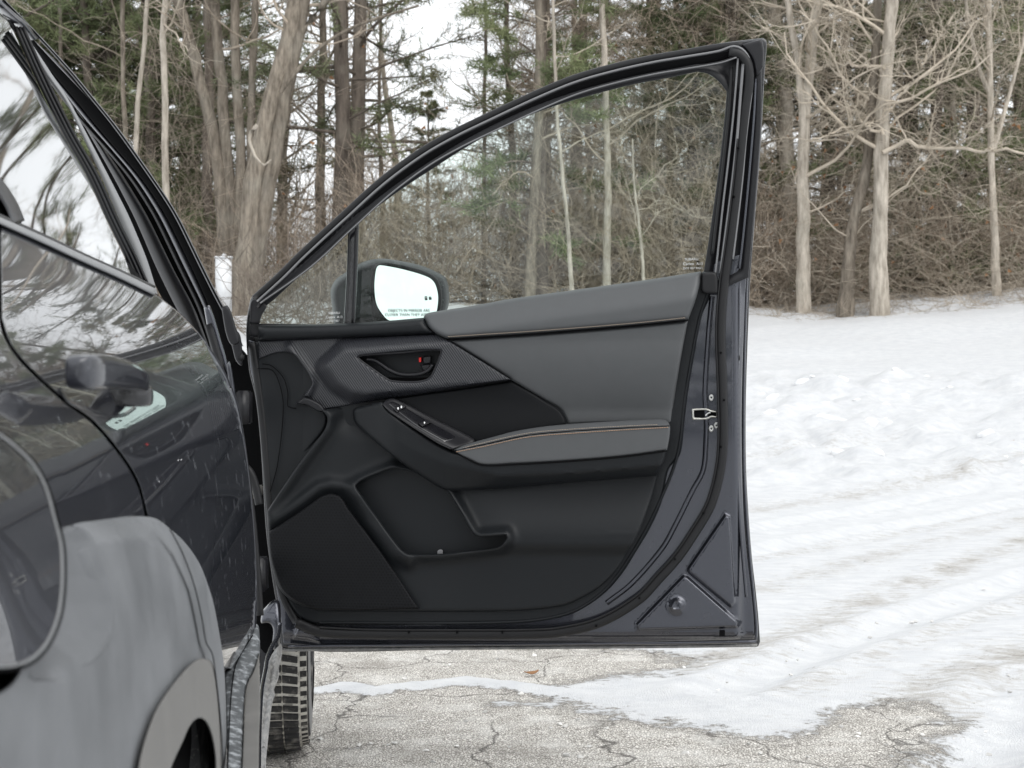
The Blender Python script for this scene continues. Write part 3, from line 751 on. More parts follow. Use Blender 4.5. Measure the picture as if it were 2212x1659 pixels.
for px, D, k, sc in ((1610, 30, 3, 1.15), (1690, 35, 0, 1.1), (1790, 29.5, 2, 1.1), (1860, 40, 1, 1.05), (1975, 30, 2, 1.15), (2050, 36, 0, 1.1), (2100, 29, 3, 1.2), (1570, 27.5, 4, 1.1), (2010, 27.5, 4, 1.1), (2200, 36, 2, 1.15), (2290, 33, 0, 1.1), (2400, 36, 3, 1.1), (2540, 34, 2, 1.2)):
    pinepx(k, px, D, sc, lab, GR)
lab = 'pine behind brown vines, seen through the open door window'
for px, D, k, sc in ((1250, 36, 0, .9), (1400, 37, 0, 1.05), (1500, 34, 2, 1.1)):
    pinepx(k, px, D, sc, lab, 'pines seen through the glass')
pinepx(4, 1168, 25.3, 1.0, 'narrow green pine rising right of the bright sky gap, seen partly through the door glass', None)
pinepx(4, 1500, 28, .9, lab, 'pines seen through the glass')
pinepx(3, 930, 36, .5, 'low spreading pine showing below the window frame left of the sky gap', 'pines seen through the glass')

# further bare trees: four kinds, copied
BM = []
for k in range(4):
    rg = np.random.default_rng(300 + k); h = (10, 12, 9, 11)[k]
    p0 = [np.array([0, 0, -.3]), np.array([rg.normal(0, .1), 0, h * .3]), np.array([rg.normal(0, .3), rg.normal(0, .2), h * .65]), np.array([rg.normal(0, .5), 0, h])]
    p, r, V, Qd = trunk_geo(p0, (.11, .15, .08, .12)[k], .025, 30, 9, rg=rg)
    c = crown_geo(p, r, 40, .10, 1, 2.3, 6, 6, up=.05, rg=rg)
    a = link('trunk', V, Qd, ('bark_grey', 'bark_pale', 'bark_grey', 'bark_dark')[k]); b_ = link('branches', c[0], c[1], ('twig', 'twig_pale', 'twig', 'brush')[k])
    BM.append([a, b_, a.location.copy(), b_.location.copy(), False])
def farbare(k, x, y, sc, label, group):
    e = empty('bare_tree', (x, y, gz_at(x, y)), label, 'tree', group); a, b_, la, lb, used = BM[k]
    if used: a, b_ = a.copy(), b_.copy(); COL.objects.link(a); COL.objects.link(b_)
    BM[k][4] = True
    a.parent = e; b_.parent = e; a.location = la; b_.location = lb; e.rotation_euler = (0, 0, rng.uniform(0, 6.28)); e.scale = (sc,) * 3
sides_ = ((-400, 560, 5, 'leafless tree deeper in the wood on the left side'), (600, 1040, 9, 'leafless slender tree deeper in the wood behind the mirror'), (1070, 1620, 9, 'leafless twiggy tree deeper in the wood behind the door glass'), (1630, 2600, 13, 'leafless twiggy tree deeper in the wood right of the door'))
for a0, a1, n, lb in sides_:
    for i in range(n):
        D = rng.uniform(27, 38); px = a0 + (a1 - a0) * (i + rng.uniform(.1, .9)) / n
        if 860 < px < 1060: continue
        farbare(int(rng.integers(4)), (px - CX) / F * D, D, rng.uniform(.75, 1.15), lb, lb.replace('leafless', 'leafless trees:').replace(' tree ', ' '))
# trees beyond the frame on the right, where the wood goes on round the lot
for i in range(8):
    x, y = 14 + i * 4.0 + rng.uniform(-1, 1), 27 - i * 1.0 + rng.uniform(-2, 2)
    if i % 3 == 0: pine(int(rng.integers(4)), x, y + 4, rng.uniform(0, 6), 1.1, 'pine on the right side of the lot outside the view', 'trees right of the view')
    farbare(int(rng.integers(4)), x, y, 1.1, 'bare tree on the right side of the lot outside the view', 'trees right of the view')
for i in range(26):  # unseen row of pines added behind the viewer to darken the door's inner side
    pine(int(rng.integers(4)), -24 + i * 2.0 + rng.uniform(-1, 1), -20 + rng.uniform(-3, 1), rng.uniform(0, 6), .68, 'unseen pine added behind the viewer to darken the open door', 'unseen pines added to darken the door')

# undergrowth: tangles nobody could count ------------------------------
def tangle(name, label, px0, px1, D0, D1, n, zmax, ln, m, up, rad, dens_fn=None, seed=1, side=None):
    rg = np.random.default_rng(seed); px = rg.uniform(px0, px1, n); D = rg.uniform(D0, D1, n)
    x = (px - CX) / F * D; z0 = terrain(x, D) + rg.uniform(0, 1, n) ** 1.6 * zmax - .1
    d = rg.normal(0, .8, (n, 3)); d[:, 2] = np.abs(d[:, 2]) * (1 if up > -.1 else .4)
    d /= np.linalg.norm(d, axis=1)[:, None]
    L = ln * rg.uniform(.4, 1.3, n)
    P = grow(np.stack([x, D, z0], 1), d, L, 7, .22, up, rg); P[..., 2] = np.maximum(P[..., 2], terrain(P[..., 0].ravel(), P[..., 1].ravel()).reshape(P.shape[:2]) + .01)
    g1 = tubes(P, taper(rg.uniform(.5, 1.3, n) * rad, 7, .45), 3)
    st, d, rp = spawn(P, taper(np.full(n, rad), 7, .5), 2, .2, 1, .7, rg)
    B = grow(st, d, np.repeat(L, 2) * .45, 4, .25, up, rg); g2 = tubes(B, taper(np.full(len(st), rad * .6), 4, .6), 3)
    V, Qd = merge([g1, g2]); o = link(name, V, Qd, m); tag(o, label, 'brush', None, 'stuff'); return o
tangle('undergrowth', 'brown leafless brush filling the wood floor left of the door', 200, 760, 25.2, 31, 1900, 1.4, 1.4, 'brush', .10, .0055, seed=2)
tangle('undergrowth', 'tan leafless brush and vines behind the mirror and door glass', 760, 1640, 25.0, 30, 4200, 2.0, 1.7, 'brush', .08, .006, seed=3)
tangle('undergrowth', 'dark brown brush at the foot of the trees right of the door', 1600, 2500, 25.4, 31, 4200, 1.5, 1.5, 'brush', .06, .0055, seed=4)
tangle('vines', 'curtain of brown hanging vines over the trees behind the door glass', 1075, 1600, 25.8, 31, 3600, 7.5, 2.0, 'brush', -.05, .0055, seed=5)
tangle('vines', 'tangle of pale drooping twigs over the trees right of the door', 1640, 2500, 24.8, 28, 3000, 7.0, 1.8, 'twig_pale', -.10, .005, seed=6)
tangle('vines', 'low tangle of dead limbs across the pines left of the forked tree', 180, 640, 25.5, 29, 600, 4.8, 1.9, 'twig', -.02, .006, seed=8)
tangle('brush_stems', 'sparse bare stems standing in the snow behind the small quarter glass', 540, 800, 20, 24.5, 240, .05, 1.9, 'bark_dark', .12, .008, seed=12)
tangle('weeds', 'dry weed stalks poking from the snow along the wood edge', 1640, 2400, 23.8, 25.0, 420, .05, .5, 'twig', .05, .0035, seed=7)
def leafcloud(name, label, n, px0, px1, D0, D1, zl, zh, m, seed):
    rg = np.random.default_rng(seed); D = rg.uniform(D0, D1, n); x = (rg.uniform(px0, px1, n) - CX) / F * D
    z = terrain(x, D) + rg.uniform(zl, zh, n); V, T = needles(np.stack([x, D, z], 1), np.tile([0, 0, -1.], (n, 1)), 1, .10, .035, rg)
    o = link(name, V, T, m, smooth=False); tag(o, label, 'leaves', None, 'stuff')
leafcloud('dry_leaves', 'orange brown dead leaves still hanging in the brush right of the door', 260, 1630, 2212, 25, 29, .2, 3.6, 'dry_leaves', 21)
leafcloud('dry_leaves', 'scattered dead leaves in the brush seen through the glass and mirror gap', 160, 560, 1560, 25, 29, .2, 5.5, 'dry_leaves', 22)
# small evergreen sprays low behind the trunks
rg = np.random.default_rng(31)
c = []
for px, py, D, wx, n in ((2060, 575, 27, 1.1, 420), (1990, 588, 27.5, .8, 260), (1800, 610, 28, .7, 160), (1690, 600, 28, .6, 120), (2180, 560, 28, 1.0, 260)):
    o_ = at(px, py, D); c.append(o_ + rg.normal(0, 1, (n, 3)) * np.array([wx, .5, .22]))
c = np.concatenate(c); V, T = needles(c, rg.normal(0, 1, c.shape) * np.array([1, 1, .3]), 9, .2, .012, rg)
tag(link('evergreen_sprays', V, T, 'needles_green', smooth=False), 'low bright green evergreen sprays behind the thick pale trunk', 'brush', None, 'stuff')

e = empty('marker_post', tuple(at(483, 690, 22.5)), 'white square marker post with a small cap standing in snow left of the forked tree', 'post')
box('post', tuple(at(483, 622, 22.5)), (.25, .09, .98), 'white_paint', e, .012)
box('cap', tuple(at(483, 556, 22.5)), (.28, .12, .03), 'white_paint', e, .008)
box('knob', tuple(at(484, 551, 22.5)), (.06, .06, .07), 'white_paint', e, .02)
# leaves and lumps lying on the lot
def leafthing(px, py, size, rz, label):
    x, y = gpx(px, py); z = gz_at(x, y) + .012
    u = np.linspace(0, 2 * np.pi, 14, endpoint=False); rr = 1 + .25 * np.cos(2 * u) + .08 * np.sin(5 * u)
    V = [[math.cos(a) * r_ * size, math.sin(a) * r_ * size * .45, .012 * math.cos(a * 2) * size / .06] for a, r_ in zip(u, rr)]
    V = np.array(V); V2 = V + [0, 0, .003]; V = np.concatenate([V, V2]); n = 14
    fs = [tuple(range(n))[::-1], tuple(range(n, 2 * n))] + [(i, (i + 1) % n, n + (i + 1) % n, n + i) for i in range(n)]
    c, s_ = math.cos(rz), math.sin(rz); V[:, :2] = V[:, :2] @ np.array([[c, s_], [-s_, c]]); V += [x, y, z]
    tag(link('fallen_leaf', V, fs, 'dry_leaves'), label, 'leaf', 'fallen leaves on the lot')
leafthing(2170, 1034, .085, .2, 'orange brown dead leaf lying on the snow near the right edge')
leafthing(1148, 1461, .022, .5, 'small tan leaf lying on the asphalt below the middle of the door')
rg = np.random.default_rng(51); cl = []
def blob(c, r):
    import itertools
    u = rg.normal(0, 1, (14, 3)); u /= np.linalg.norm(u, axis=1)[:, None]
    return c + u * r * rg.uniform(.6, 1.1, (14, 1)) * np.array([1.2, 1, .7])
import bmesh
bm = bmesh.new()
for px0, px1, py0, py1, n, r0, r1 in ((1640, 2212, 1380, 1640, 70, .004, .010), (1640, 2212, 1040, 1380, 70, .005, .014), (690, 1640, 1415, 1650, 50, .004, .010)):
    for i in range(n):
        px, py = rg.uniform(px0, px1), rg.uniform(py0, py1); x, y = gpx(px, py); r_ = rg.uniform(r0, r1)
        vs = [bm.verts.new(v) for v in blob(np.array([x, y, gz_at(x, y) + r_ * .25]), r_)]
        bmesh.ops.convex_hull(bm, input=vs)
me = bpy.data.meshes.new('snow_crumbs'); bm.to_mesh(me); bm.free()
m_ = mat('crumb', (.62, .61, .59), .9, var=(9, .45)); me.materials.append(m_)
o = bpy.data.objects.new('snow_crumbs', me); COL.objects.link(o); tag(o, 'crumbs of dirty snow and grit scattered on the lot', 'snow', None, 'stuff')
bm = bmesh.new()
for i in range(120):
    D = rg.uniform(12.2, 17.2); px = rg.uniform(1560, 2700) if i % 3 else rg.uniform(-200, 1560); x = (px - CX) / F * D; r_ = rg.uniform(.05, .15)
    vs = [bm.verts.new(v) for v in blob(np.array([x, D, gz_at(x, D) - r_ * .35]), r_)]
    bmesh.ops.convex_hull(bm, input=vs)
me = bpy.data.meshes.new('snow_lumps'); bm.to_mesh(me); bm.free(); me.polygons.foreach_set('use_smooth', np.ones(len(me.polygons), bool))
m_ = mat('snow_lump', (.85, .855, .86), .9, var=(4, .04), bump=(30, .5, .02)); me.materials.append(m_)
o = bpy.data.objects.new('snow_lumps', me); COL.objects.link(o); tag(o, 'ploughed lumps of clean snow along the bank', 'snow', None, 'stuff')
# ------------------------------------------------------------------ the car
car = empty('car', (-.62, 2.0, 0), 'dark grey metallic hatchback with salt dusted flank and its front passenger door swung wide open', 'car')
def sub(name, parent, c):
    e = bpy.data.objects.new(name, None); COL.objects.link(e); e.empty_display_size = .1; e.parent = parent
    e.location = Vector(c) - Vector(wloc(parent)); return e

panel('body_inner', [(-160, 300, 1), (0, 300), (150, 420), (330, 628), (395, 684), (448, 747), (488, 812), (514, 880), (533, 1000), (548, 1150), (553, 1290), (551, 1358, 1), (500, 1440), (480, 1420), (470, 1500), (300, 1480), (200, 1600), (-160, 1640, 1)], -.012, 'black', car, sidept, bev=0, skirt=.02, res=14)
# flank -----------------------------------------------------------------
SIL = [(340, 634), (395, 682), (450, 746), (490, 811), (516, 880), (535, 1000), (550, 1150), (555, 1290), (553, 1350)]
quarter = panel('quarter_panel', [(-160, 418, 1), (-120, 434), (0, 481, 1), (0, 690), (20, 747), (67, 804), (150, 877), (200, 914), (267, 994), (297, 1047), (313, 1106), (318, 1140, 1), (200, 1160), (60, 1500), (-160, 1560, 1)],
                0., 'paint', car, sidept, bev=3, bevd=.004, skirt=.03, res=6)
rear_door = panel('rear_door', [(0, 481, 1), (90, 519), (180, 561), (260, 598), (336, 634, 1), (395, 682), (450, 746), (490, 811), (516, 880), (535, 1000), (550, 1150), (555, 1290), (553, 1362, 1), (500, 1445, 1), (470, 1440, 1),
                (330, 1150, 1), (316, 1106), (300, 1046), (270, 992), (203, 911), (153, 874), (70, 801), (23, 744), (3, 688, 1)],
                0., 'paint', car, sidept, bev=3, bevd=.004, skirt=.03, res=6)
panel('fuel_door', [(-150, 900, 1), (-70, 905), (0, 940), (40, 972), (72, 1003), (99, 1050), (118, 1110), (136, 1190), (133, 1306), (110, 1379), (73, 1424), (20, 1443), (-60, 1440), (-150, 1420, 1)],
      .046, 'paint', quarter, sidept, bev=9, bevd=.007, skirt=.06, res=8)
pathtube('fuel_door_gap', [(-60, 903), (0, 934), (43, 968), (76, 1000), (103, 1048), (122, 1110), (140, 1190), (137, 1308), (113, 1383), (75, 1429), (20, 1448), (-60, 1445)], 3.0, 'black', quarter, sidept, w=.041, flat=.3, step=10, sides=8)
pathtube('fuel_door_rim_glint', [(-60, 908), (0, 940), (40, 972), (71, 1004), (97, 1050), (115, 1112), (132, 1190), (129, 1305), (107, 1376), (71, 1420), (20, 1439), (-60, 1436)], 3.6, 'trim_light', quarter, sidept, w=.043, flat=.9, step=8, sides=10)  # pale bead: the sky's reflection along the rim, put into the colour
# door glass
panel('rear_window', [(-160, 20, 1), (0, 30), (28, 66, 1), (77, 173), (133, 287), (187, 383), (233, 483), (267, 553), (292, 611), (312, 622, 1), (180, 559), (0, 478), (-160, 410, 1)], -.006, 'privacy_glass', rear_door, sidept, bev=0, skirt=.01, res=10)
pathtube('window_seal', [(-160, 396), (0, 468), (90, 509), (180, 552), (260, 588), (334, 623)], 6, 'rubber', rear_door, sidept, w=.000, flat=.3, step=12)
pathtube('belt_moulding', [(-160, 408), (0, 477), (90, 517), (180, 559), (260, 595), (336, 632)], 7.5, 'trim_light', rear_door, sidept, w=.002, flat=.5, step=12)
for off, rad, mm, ww in ((6, 5, 'rubber', -.003), (15, 4.5, 'satin_black', -.003), (23.5, 4, 'rubber', -.003)):
    pathtube('window_weatherstrip', [(28 + off * .9, 58), (77 + off, 171), (133 + off, 285), (187 + off, 381), (233 + off, 481), (267 + off, 551), (294 + off, 612)], rad, mm, rear_door, depthmap(lambda p: np.full(len(p), 2.035)), w=ww, flat=.8, step=12)
pathtube('window_divider', [(-22, 380), (4, 412), (26, 448), (40, 482)], 15, 'satin_black', rear_door, sidept, w=-.002, flat=.3, step=8)
def DA(y): return 2.14 + (np.clip(y, 0, 800) - 60) / 680 * .98
def C3(pts, dd=0.): return [tuple(at(x, y, DA(y) + dd)) for x, y in pts]
# rear frame of the door edge (light strip), its D follows the flank edge
band('pillar_trim', [tuple(at(x, y, 2.045)) for x, y in ((40, 60), (96, 158), (140, 213), (217, 377), (254, 465), (292, 553), (313, 619))],
     [tuple(at(x, y, 2.05)) for x, y in ((53, 70), (112, 160), (150, 217), (236, 383), (278, 465), (318, 560), (341, 636))], 'trim_light', car, .003, back=.02)
# body aperture: windscreen pillar in bands
b0 = [(52, 70), (110, 158), (147, 217), (190, 300), (234, 383), (275, 464), (320, 575), (345, 640), (395, 700)]
b3 = [(58, 78), (100, 150), (150, 219), (190, 268), (235, 317), (292, 384), (343, 464), (402, 588), (440, 664), (465, 740), (482, 800)]
b4 = [(60, 79), (105, 150), (166, 219), (204, 268), (246, 317), (306, 384), (358, 464), (419, 588), (453, 664), (478, 740), (492, 800)]
b5 = [(66, 80), (130, 150), (200, 219), (240, 268), (278, 317), (327, 384), (378, 464), (442, 588), (481, 660), (510, 722), (522, 760)]
b6 = [(10, 0), (88, 80), (167, 167), (207, 219), (245, 263), (284, 317), (353, 416), (384, 464), (427, 553), (470, 640), (512, 716), (524, 748)]
band('door_aperture', C3(b0, .10), C3(b3, .10), 'black', car, 0, back=.02)
b1 = [(64, 88), (118, 166), (158, 230), (202, 306), (249, 389), (292, 472), (338, 580), (375, 655), (420, 740)]
b2 = [(64, 84), (112, 160), (162, 232), (200, 285), (262, 372), (318, 464), (378, 588), (420, 664), (450, 745)]
band('inner_pillar_trim', C3(b1, .06), C3(b2, .06), 'satin_black', car, .02, back=.02)
band('aperture_seal', C3([(a[0] - 13, a[1]) for a in b3[1:]], .03), C3([(a[0] - 2, a[1]) for a in b3[1:]], .03), 'rubber', car, .012, back=.02)
ap = band('windscreen_pillar', C3(b3, .02), C3(b4, .02), 'paint_inner', car, .008, back=.03)
band('pillar_gasket', C3(b4, .01), C3(b5, .01), 'black', car, .003, back=.03)
band('pillar_outer_panel', C3(b5, .005), C3([(10, 0), (78, 80), (160, 167), (201, 219), (239, 263), (278, 317), (347, 416), (378, 464), (421, 553), (464, 640), (506, 716), (518, 748)][2:], .005), 'gloss_black', car, .004, back=.05)
for dx0, dx1, mm in ((-8, -4.5, 'trim_light'), (-4.5, -1.5, 'black'), (-1.5, 1.5, 'trim_light')):
    band('roof_edge_trim', C3([(x + dx0, y) for x, y in b6]), C3([(x + dx1, y) for x, y in b6]), mm, car, .003, k=3, back=.05)
band('roof_rail', C3([(-130, -60), (-60, -20), (0, 28), (40, 62), (62, 88)], -.01), C3([(-130, -150), (-60, -80), (2, 0), (60, 52), (84, 84)], -.01), 'paint_dirty', car, .02, back=.05)
pathtube('roof_channel', [(-30, 8), (8, 30), (30, 58), (36, 68), (24, 60), (0, 40)], 4, 'rubber', car, depthmap(lambda p: np.full(len(p), 2.11)), step=6)
# hinge side of the opening
dm = depthmap(lambda p: np.full(len(p), 3.14))
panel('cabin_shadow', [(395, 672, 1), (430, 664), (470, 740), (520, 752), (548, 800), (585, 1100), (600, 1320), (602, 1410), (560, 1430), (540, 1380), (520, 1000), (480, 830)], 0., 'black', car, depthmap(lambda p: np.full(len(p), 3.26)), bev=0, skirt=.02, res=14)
panel('hinge_pillar', [(440, 664, 1), (453, 660), (478, 735), (493, 790), (496, 850), (508, 900), (520, 960, 1), (502, 930), (478, 810), (455, 740)], 0., 'paint_inner', car, depthmap(lambda p: np.full(len(p), 2.70)), bev=6, bevd=.012, skirt=.03, res=5)
panel('hinge_pillar_panel', [(478, 664, 1), (492, 660), (512, 716), (517, 740), (500, 745), (488, 720)], .0, 'satin_black', car, depthmap(lambda p: np.full(len(p), 2.9)), bev=4, bevd=.01, skirt=.03, res=5)
pathtube('aperture_seal_lower', [(450, 700), (474, 780), (500, 860), (518, 930), (530, 1010), (545, 1120), (556, 1240), (562, 1330)], 8, 'rubber', car, depthmap(lambda p: np.full(len(p), 2.66)), step=14)
panel('fender_edge', [(488, 790, 1), (496, 780), (506, 830), (512, 880), (520, 950), (528, 1010), (520, 1000), (505, 900)], 0., 'paint', car, depthmap(lambda p: np.full(len(p), 2.64)), bev=4, bevd=.01, skirt=.02, res=5)
panel('cowl_cover', [(488, 716, 1), (514, 716), (522, 742), (523, 790), (510, 780), (500, 745)], 0., 'satin_black', car, depthmap(lambda p: np.full(len(p), 3.0)), bev=4, bevd=.01, skirt=.04, res=5)
panel('fender_tip', [(497, 700, 1), (508, 706), (521, 738), (520, 752), (511, 735), (500, 724)], 0., 'paint_dirty', car, depthmap(lambda p: np.full(len(p), 3.05)), bev=3, bevd=.01, skirt=.04, res=5)
def hw(px, py, D, sx, sy, sz, m, name):
    return box(name, tuple(at(px, py, D)), (sx, sy, sz), m, car, .003)
hw(521, 772, 2.95, .012, .012, .016, 'rubber', 'bump_stop')
for py in (880, 1240): hw(528 if py < 1000 else 563, py, 2.98, .026, .05, .07, 'satin_black', 'door_hinge')
hw(545, 1062, 2.97, .03, .1, .022, 'steel', 'door_check_strap')
pathtube('wiring_boot', [(520, 1000), (540, 1020), (552, 1050), (560, 1090)], 9, 'rubber', car, depthmap(lambda p: np.full(len(p), 2.9)), step=5)
for px, py in ((567, 1005), (572, 1058), (565, 1182)): hw(px, py, 2.9, .006, .006, .006, 'zinc', 'clip')
# sill end
panel('sill_end', [(566, 1318, 1), (590, 1296), (604, 1300), (606, 1370), (600, 1410), (587, 1398), (589, 1360), (582, 1348), (564, 1346)], lambda p, d: .02 * np.sin((p[:, 1] - 1300) / 30), 'paint_inner', car, depthmap(lambda p: np.full(len(p), 2.93)), bev=8, bevd=.02, skirt=.06, res=4)
panel('sill_recess', [(562, 1346, 1), (583, 1347), (590, 1360), (588, 1380), (575, 1410), (562, 1390)], 0., 'black', car, depthmap(lambda p: np.full(len(p), 2.97)), bev=0, skirt=.02, res=6)
pathtube('sill_flange', [(605, 1345), (600, 1375), (588, 1395), (578, 1420), (574, 1445), (566, 1490), (562, 1560), (560, 1680)], 4.5, 'paint_inner', car, depthmap(lambda p: 2.9 - (p[:, 1] - 1340) / 340 * 1.0), step=8)
panel('sill_side', [(562, 1400, 1), (575, 1412), (586, 1400), (580, 1430), (572, 1470), (563, 1500)], 0., 'satin_black', car, depthmap(lambda p: 2.8 - (p[:, 1] - 1400) / 300 * .7), bev=0, skirt=.02, res=6)
rgm = np.random.default_rng(77)
mudR = [(608 - 4, 1388), (610, 1398), (608, 1420), (602, 1445), (603, 1452), (600, 1470), (592, 1490), (594, 1500), (588, 1520), (583, 1560), (579, 1600), (575, 1640), (572, 1690)]
panel('sill_cladding', [(600, 1395, 1)] + mudR + [(559, 1690, 1), (560, 1600), (564, 1510), (572, 1460), (584, 1420)], lambda p, d: .012 * np.sin(p[:, 0] * .5 + p[:, 1] * .07), 'mud', car, depthmap(lambda p: 2.95 - np.clip(p[:, 1] - 1390, 0, 400) / 300 * 1.0), bev=5, bevd=.03, skirt=.05, res=5)
# lower door cladding
DC = lambda p: np.clip(2.05 - np.clip(p[:, 1] - 1350, 0, 400) / 310 * .55, 1.3, 2.1)
panel('door_cladding', [(541, 1371), (552, 1347), (557, 1350), (560, 1360), (560, 1423), (547, 1452), (534, 1477), (529.5, 1505), (526, 1580), (522, 1700, 1), (488, 1700, 1), (490, 1600), (484, 1450), (494, 1443), (510, 1420)],
      lambda p, d: -.0035 * np.abs(p[:, 0] - (507 + (1437 - p[:, 1]) * .12)) * (p[:, 0] > 507 + (1437 - p[:, 1]) * .12) * .15, 'cladding_lower', car, depthmap(DC), bev=6, bevd=.02, skirt=.05, res=5)
pathtube('cladding_crease', [(546, 1372), (525, 1405), (509, 1437), (503, 1470), (498, 1520), (494, 1600), (490, 1690)], 1.2, 'black', car, depthmap(DC), w=.004, step=12, sides=6)
panel('sill_underside', [(560, 1410, 1), (562, 1525), (559.5, 1593), (558, 1700, 1), (522, 1700, 1), (526, 1593), (530, 1505), (534, 1478), (548, 1450)], 0., 'cladding_ground_lit', car, depthmap(lambda p: DC(p) + .012), bev=2, bevd=.004, skirt=.05, res=6)

# wheel arch cladding on the flank
arch = panel('wheel_arch_cladding', [(-80, 1720, 1), (-80, 1530), (0, 1494), (30, 1468), (50, 1420), (70, 1300), (84, 1220), (104, 1168), (130, 1144), (163, 1131), (200, 1125), (277, 1116), (333, 1119), (367, 1142), (400, 1173), (430, 1216), (448, 1260), (462, 1306), (480, 1406), (484, 1439), (488, 1520), (489, 1606), (488, 1700, 1),
       (466, 1700, 1), (466, 1640), (459, 1590), (446, 1558), (430, 1548), (410, 1562), (393, 1598), (367, 1659), (355, 1700, 1)],
       lambda p, d: .020 + .016 * sstep(0, 55, dist(p, np.array([(133, 1146), (200, 1125), (277, 1116), (333, 1119), (367, 1142), (400, 1173), (448, 1260), (480, 1406), (489, 1606), (488, 1700)], float), False))
                    - .014 * sstep(0, 110, p[:, 0] * 0 + np.where(inside(p, np.array([(133, 1120), (197, 1165), (233, 1246), (249, 1303), (247, 1366), (213, 1423), (150, 1469), (60, 1466), (100, 1200)], float)), dist(p, np.array([(197, 1165), (233, 1246), (249, 1303), (247, 1366), (213, 1423), (150, 1469)], float), False), 0)),
       'cladding', car, sidept, bev=5, bevd=.008, skirt=.06, res=6)
panel('arch_lip', [(290, 1700, 1), (305, 1620), (333, 1539), (362, 1492), (392, 1454), (412, 1434), (430, 1423), (446, 1424), (457, 1430), (467, 1462), (474, 1520), (478, 1600), (479, 1700, 1),
       (464, 1700, 1), (464, 1640), (457, 1592), (445, 1561), (430, 1551), (412, 1565), (395, 1601), (369, 1659), (357, 1700, 1)], .0405, 'cladding_ground_lit', arch, sidept, bev=4, bevd=.006, skirt=.03, res=6)
pathtube('arch_seam', [(367, 1143), (392, 1190), (410, 1235), (424, 1280), (437, 1340), (446, 1390), (458, 1410), (466, 1460), (474, 1530), (480, 1610), (482, 1690)], 1.3, 'black', arch, sidept, w=.040, flat=1, step=10, sides=6)
panel('bumper_corner', [(-160, 1500, 1), (20, 1466, 1), (32, 1470), (20, 1530), (8, 1600), (0, 1700, 1), (-160, 1700, 1)], .012, 'paint_dirty', car, sidept, bev=5, bevd=.01, skirt=.04, res=10)
panel('cladding_corner', [(104, 1172), (134, 1148), (164, 1136), (182, 1141), (200, 1168), (222, 1210), (236, 1250), (246, 1303), (243, 1366), (228, 1400), (206, 1424), (178, 1440), (140, 1446), (90, 1440), (62, 1410), (72, 1300), (86, 1222)],
      lambda p, d: .0375 - .014 * np.clip((np.interp(p[:, 1], [1134, 1168, 1246, 1303, 1366, 1423, 1469], [175, 200, 234, 246, 243, 208, 150]) - p[:, 0]) / 110, 0, 1), 'cladding', arch, sidept, bev=3, bevd=.002, skirt=.03, res=6)
pathtube('cladding_crease', [(166, 1138), (184, 1146), (200, 1169), (222, 1212), (234, 1248), (246, 1303), (243, 1366), (230, 1396)], 3.0, 'cladding', arch, sidept, w=.0345, flat=.7, step=8, sides=10)
# rear wheel seen through the arch
rw = sub('rear_wheel', car, (-.46, 1.5, .34))
panel('wheel_liner', [(300, 1720, 1), (330, 1600), (390, 1500), (440, 1490), (475, 1600), (485, 1720, 1)], -.03, 'black', car, sidept, bev=0, skirt=.3, res=14)
def torus(name, c, R0, r0, m, parent, yaw, segs=64, wid=.11):
    prof = [(-wid, R0 - .11), (-wid * 1.02, R0 - .06), (-wid, R0 - .022), (-wid * .82, R0 - .004), (-wid * .5, R0), (0, R0 + .002), (wid * .5, R0), (wid * .82, R0 - .004), (wid, R0 - .022), (wid * 1.02, R0 - .06), (wid, R0 - .11), (wid * .8, R0 - .125), (-wid * .8, R0 - .125)]
    V = []; K = len(prof); ca, sa = math.cos(yaw), math.sin(yaw)
    for i in range(segs):
        a = 2 * math.pi * i / segs
        for x, r_ in prof:
            y, z = r_ * math.cos(a), r_ * math.sin(a); V.append((c[0] + x * ca - y * sa, c[1] + x * sa + y * ca, c[2] + z))
    fs = [(i * K + j, i * K + (j + 1) % K, ((i + 1) % segs) * K + (j + 1) % K, ((i + 1) % segs) * K + j) for i in range(segs) for j in range(K)]
    return link(name, V, fs, m, parent, sharp=50)
torus('tyre', (-.46, 1.5, .345), .345, 0, 'tyre', rw, R(7))
# front wheel ---------------------------------------------------------
fc = at(616, 1640, 3.50); fcx = np.array([fc[0] - .066, 3.62, .345]); yaw = R(6.5)
fw = sub('front_wheel', car, tuple(fcx))
torus('tyre', tuple(fcx), .327, 0, 'tyre', fw, yaw, 72, .112)
RIM = []
ca, sa = math.cos(yaw), math.sin(yaw)
def wheelpt(x, r_, a):
    r_ = r_ - .011 * (x / .11) ** 2 * (r_ > .31)
    y, z = -r_ * math.cos(a), r_ * math.sin(a); return (fcx[0] + x * ca - y * sa, fcx[1] + x * sa + y * ca, fcx[2] + z)
def lug(x0, x1, a0, a1, h, skew, m='tyre', name='tread_block', r0=.337):
    V = []
    for r_, ins in ((r0, 0), (r0 + h, .08)):
        for x, a in ((x0, a0), (x1, a0 + skew), (x1, a1 + skew), (x0, a1)):
            xm, am = (x0 + x1) / 2, (a0 + a1 + skew) / 2
            V.append(wheelpt(x + (xm - x) * ins, r_, a + (am - a) * ins))
    return link(name, V, [(0, 1, 2, 3), (4, 7, 6, 5), (0, 4, 5, 1), (1, 5, 6, 2), (2, 6, 7, 3), (3, 7, 4, 0)], m, fw, smooth=False)
da = R(4.6)
for i in range(-19, 8):
    a = i * da; j = rgm.uniform(.50, .64)
    lug(.012, .052, a, a + da * j, .0105, R(-.5)); lug(.0535, .090, a - da * .08, a + da * (j - .06), .0105, R(-1.4))
    lug(.094, .110, a + da * .1, a + da * (j + .1), .007, 0, r0=.330)
    lug(-.030, .006, a + da * .35, a + da * (.35 + j), .0105, R(2.2))
    lug(-.088, -.038, a, a + da * j * .9, .0105, R(3))
V = []; fs = []
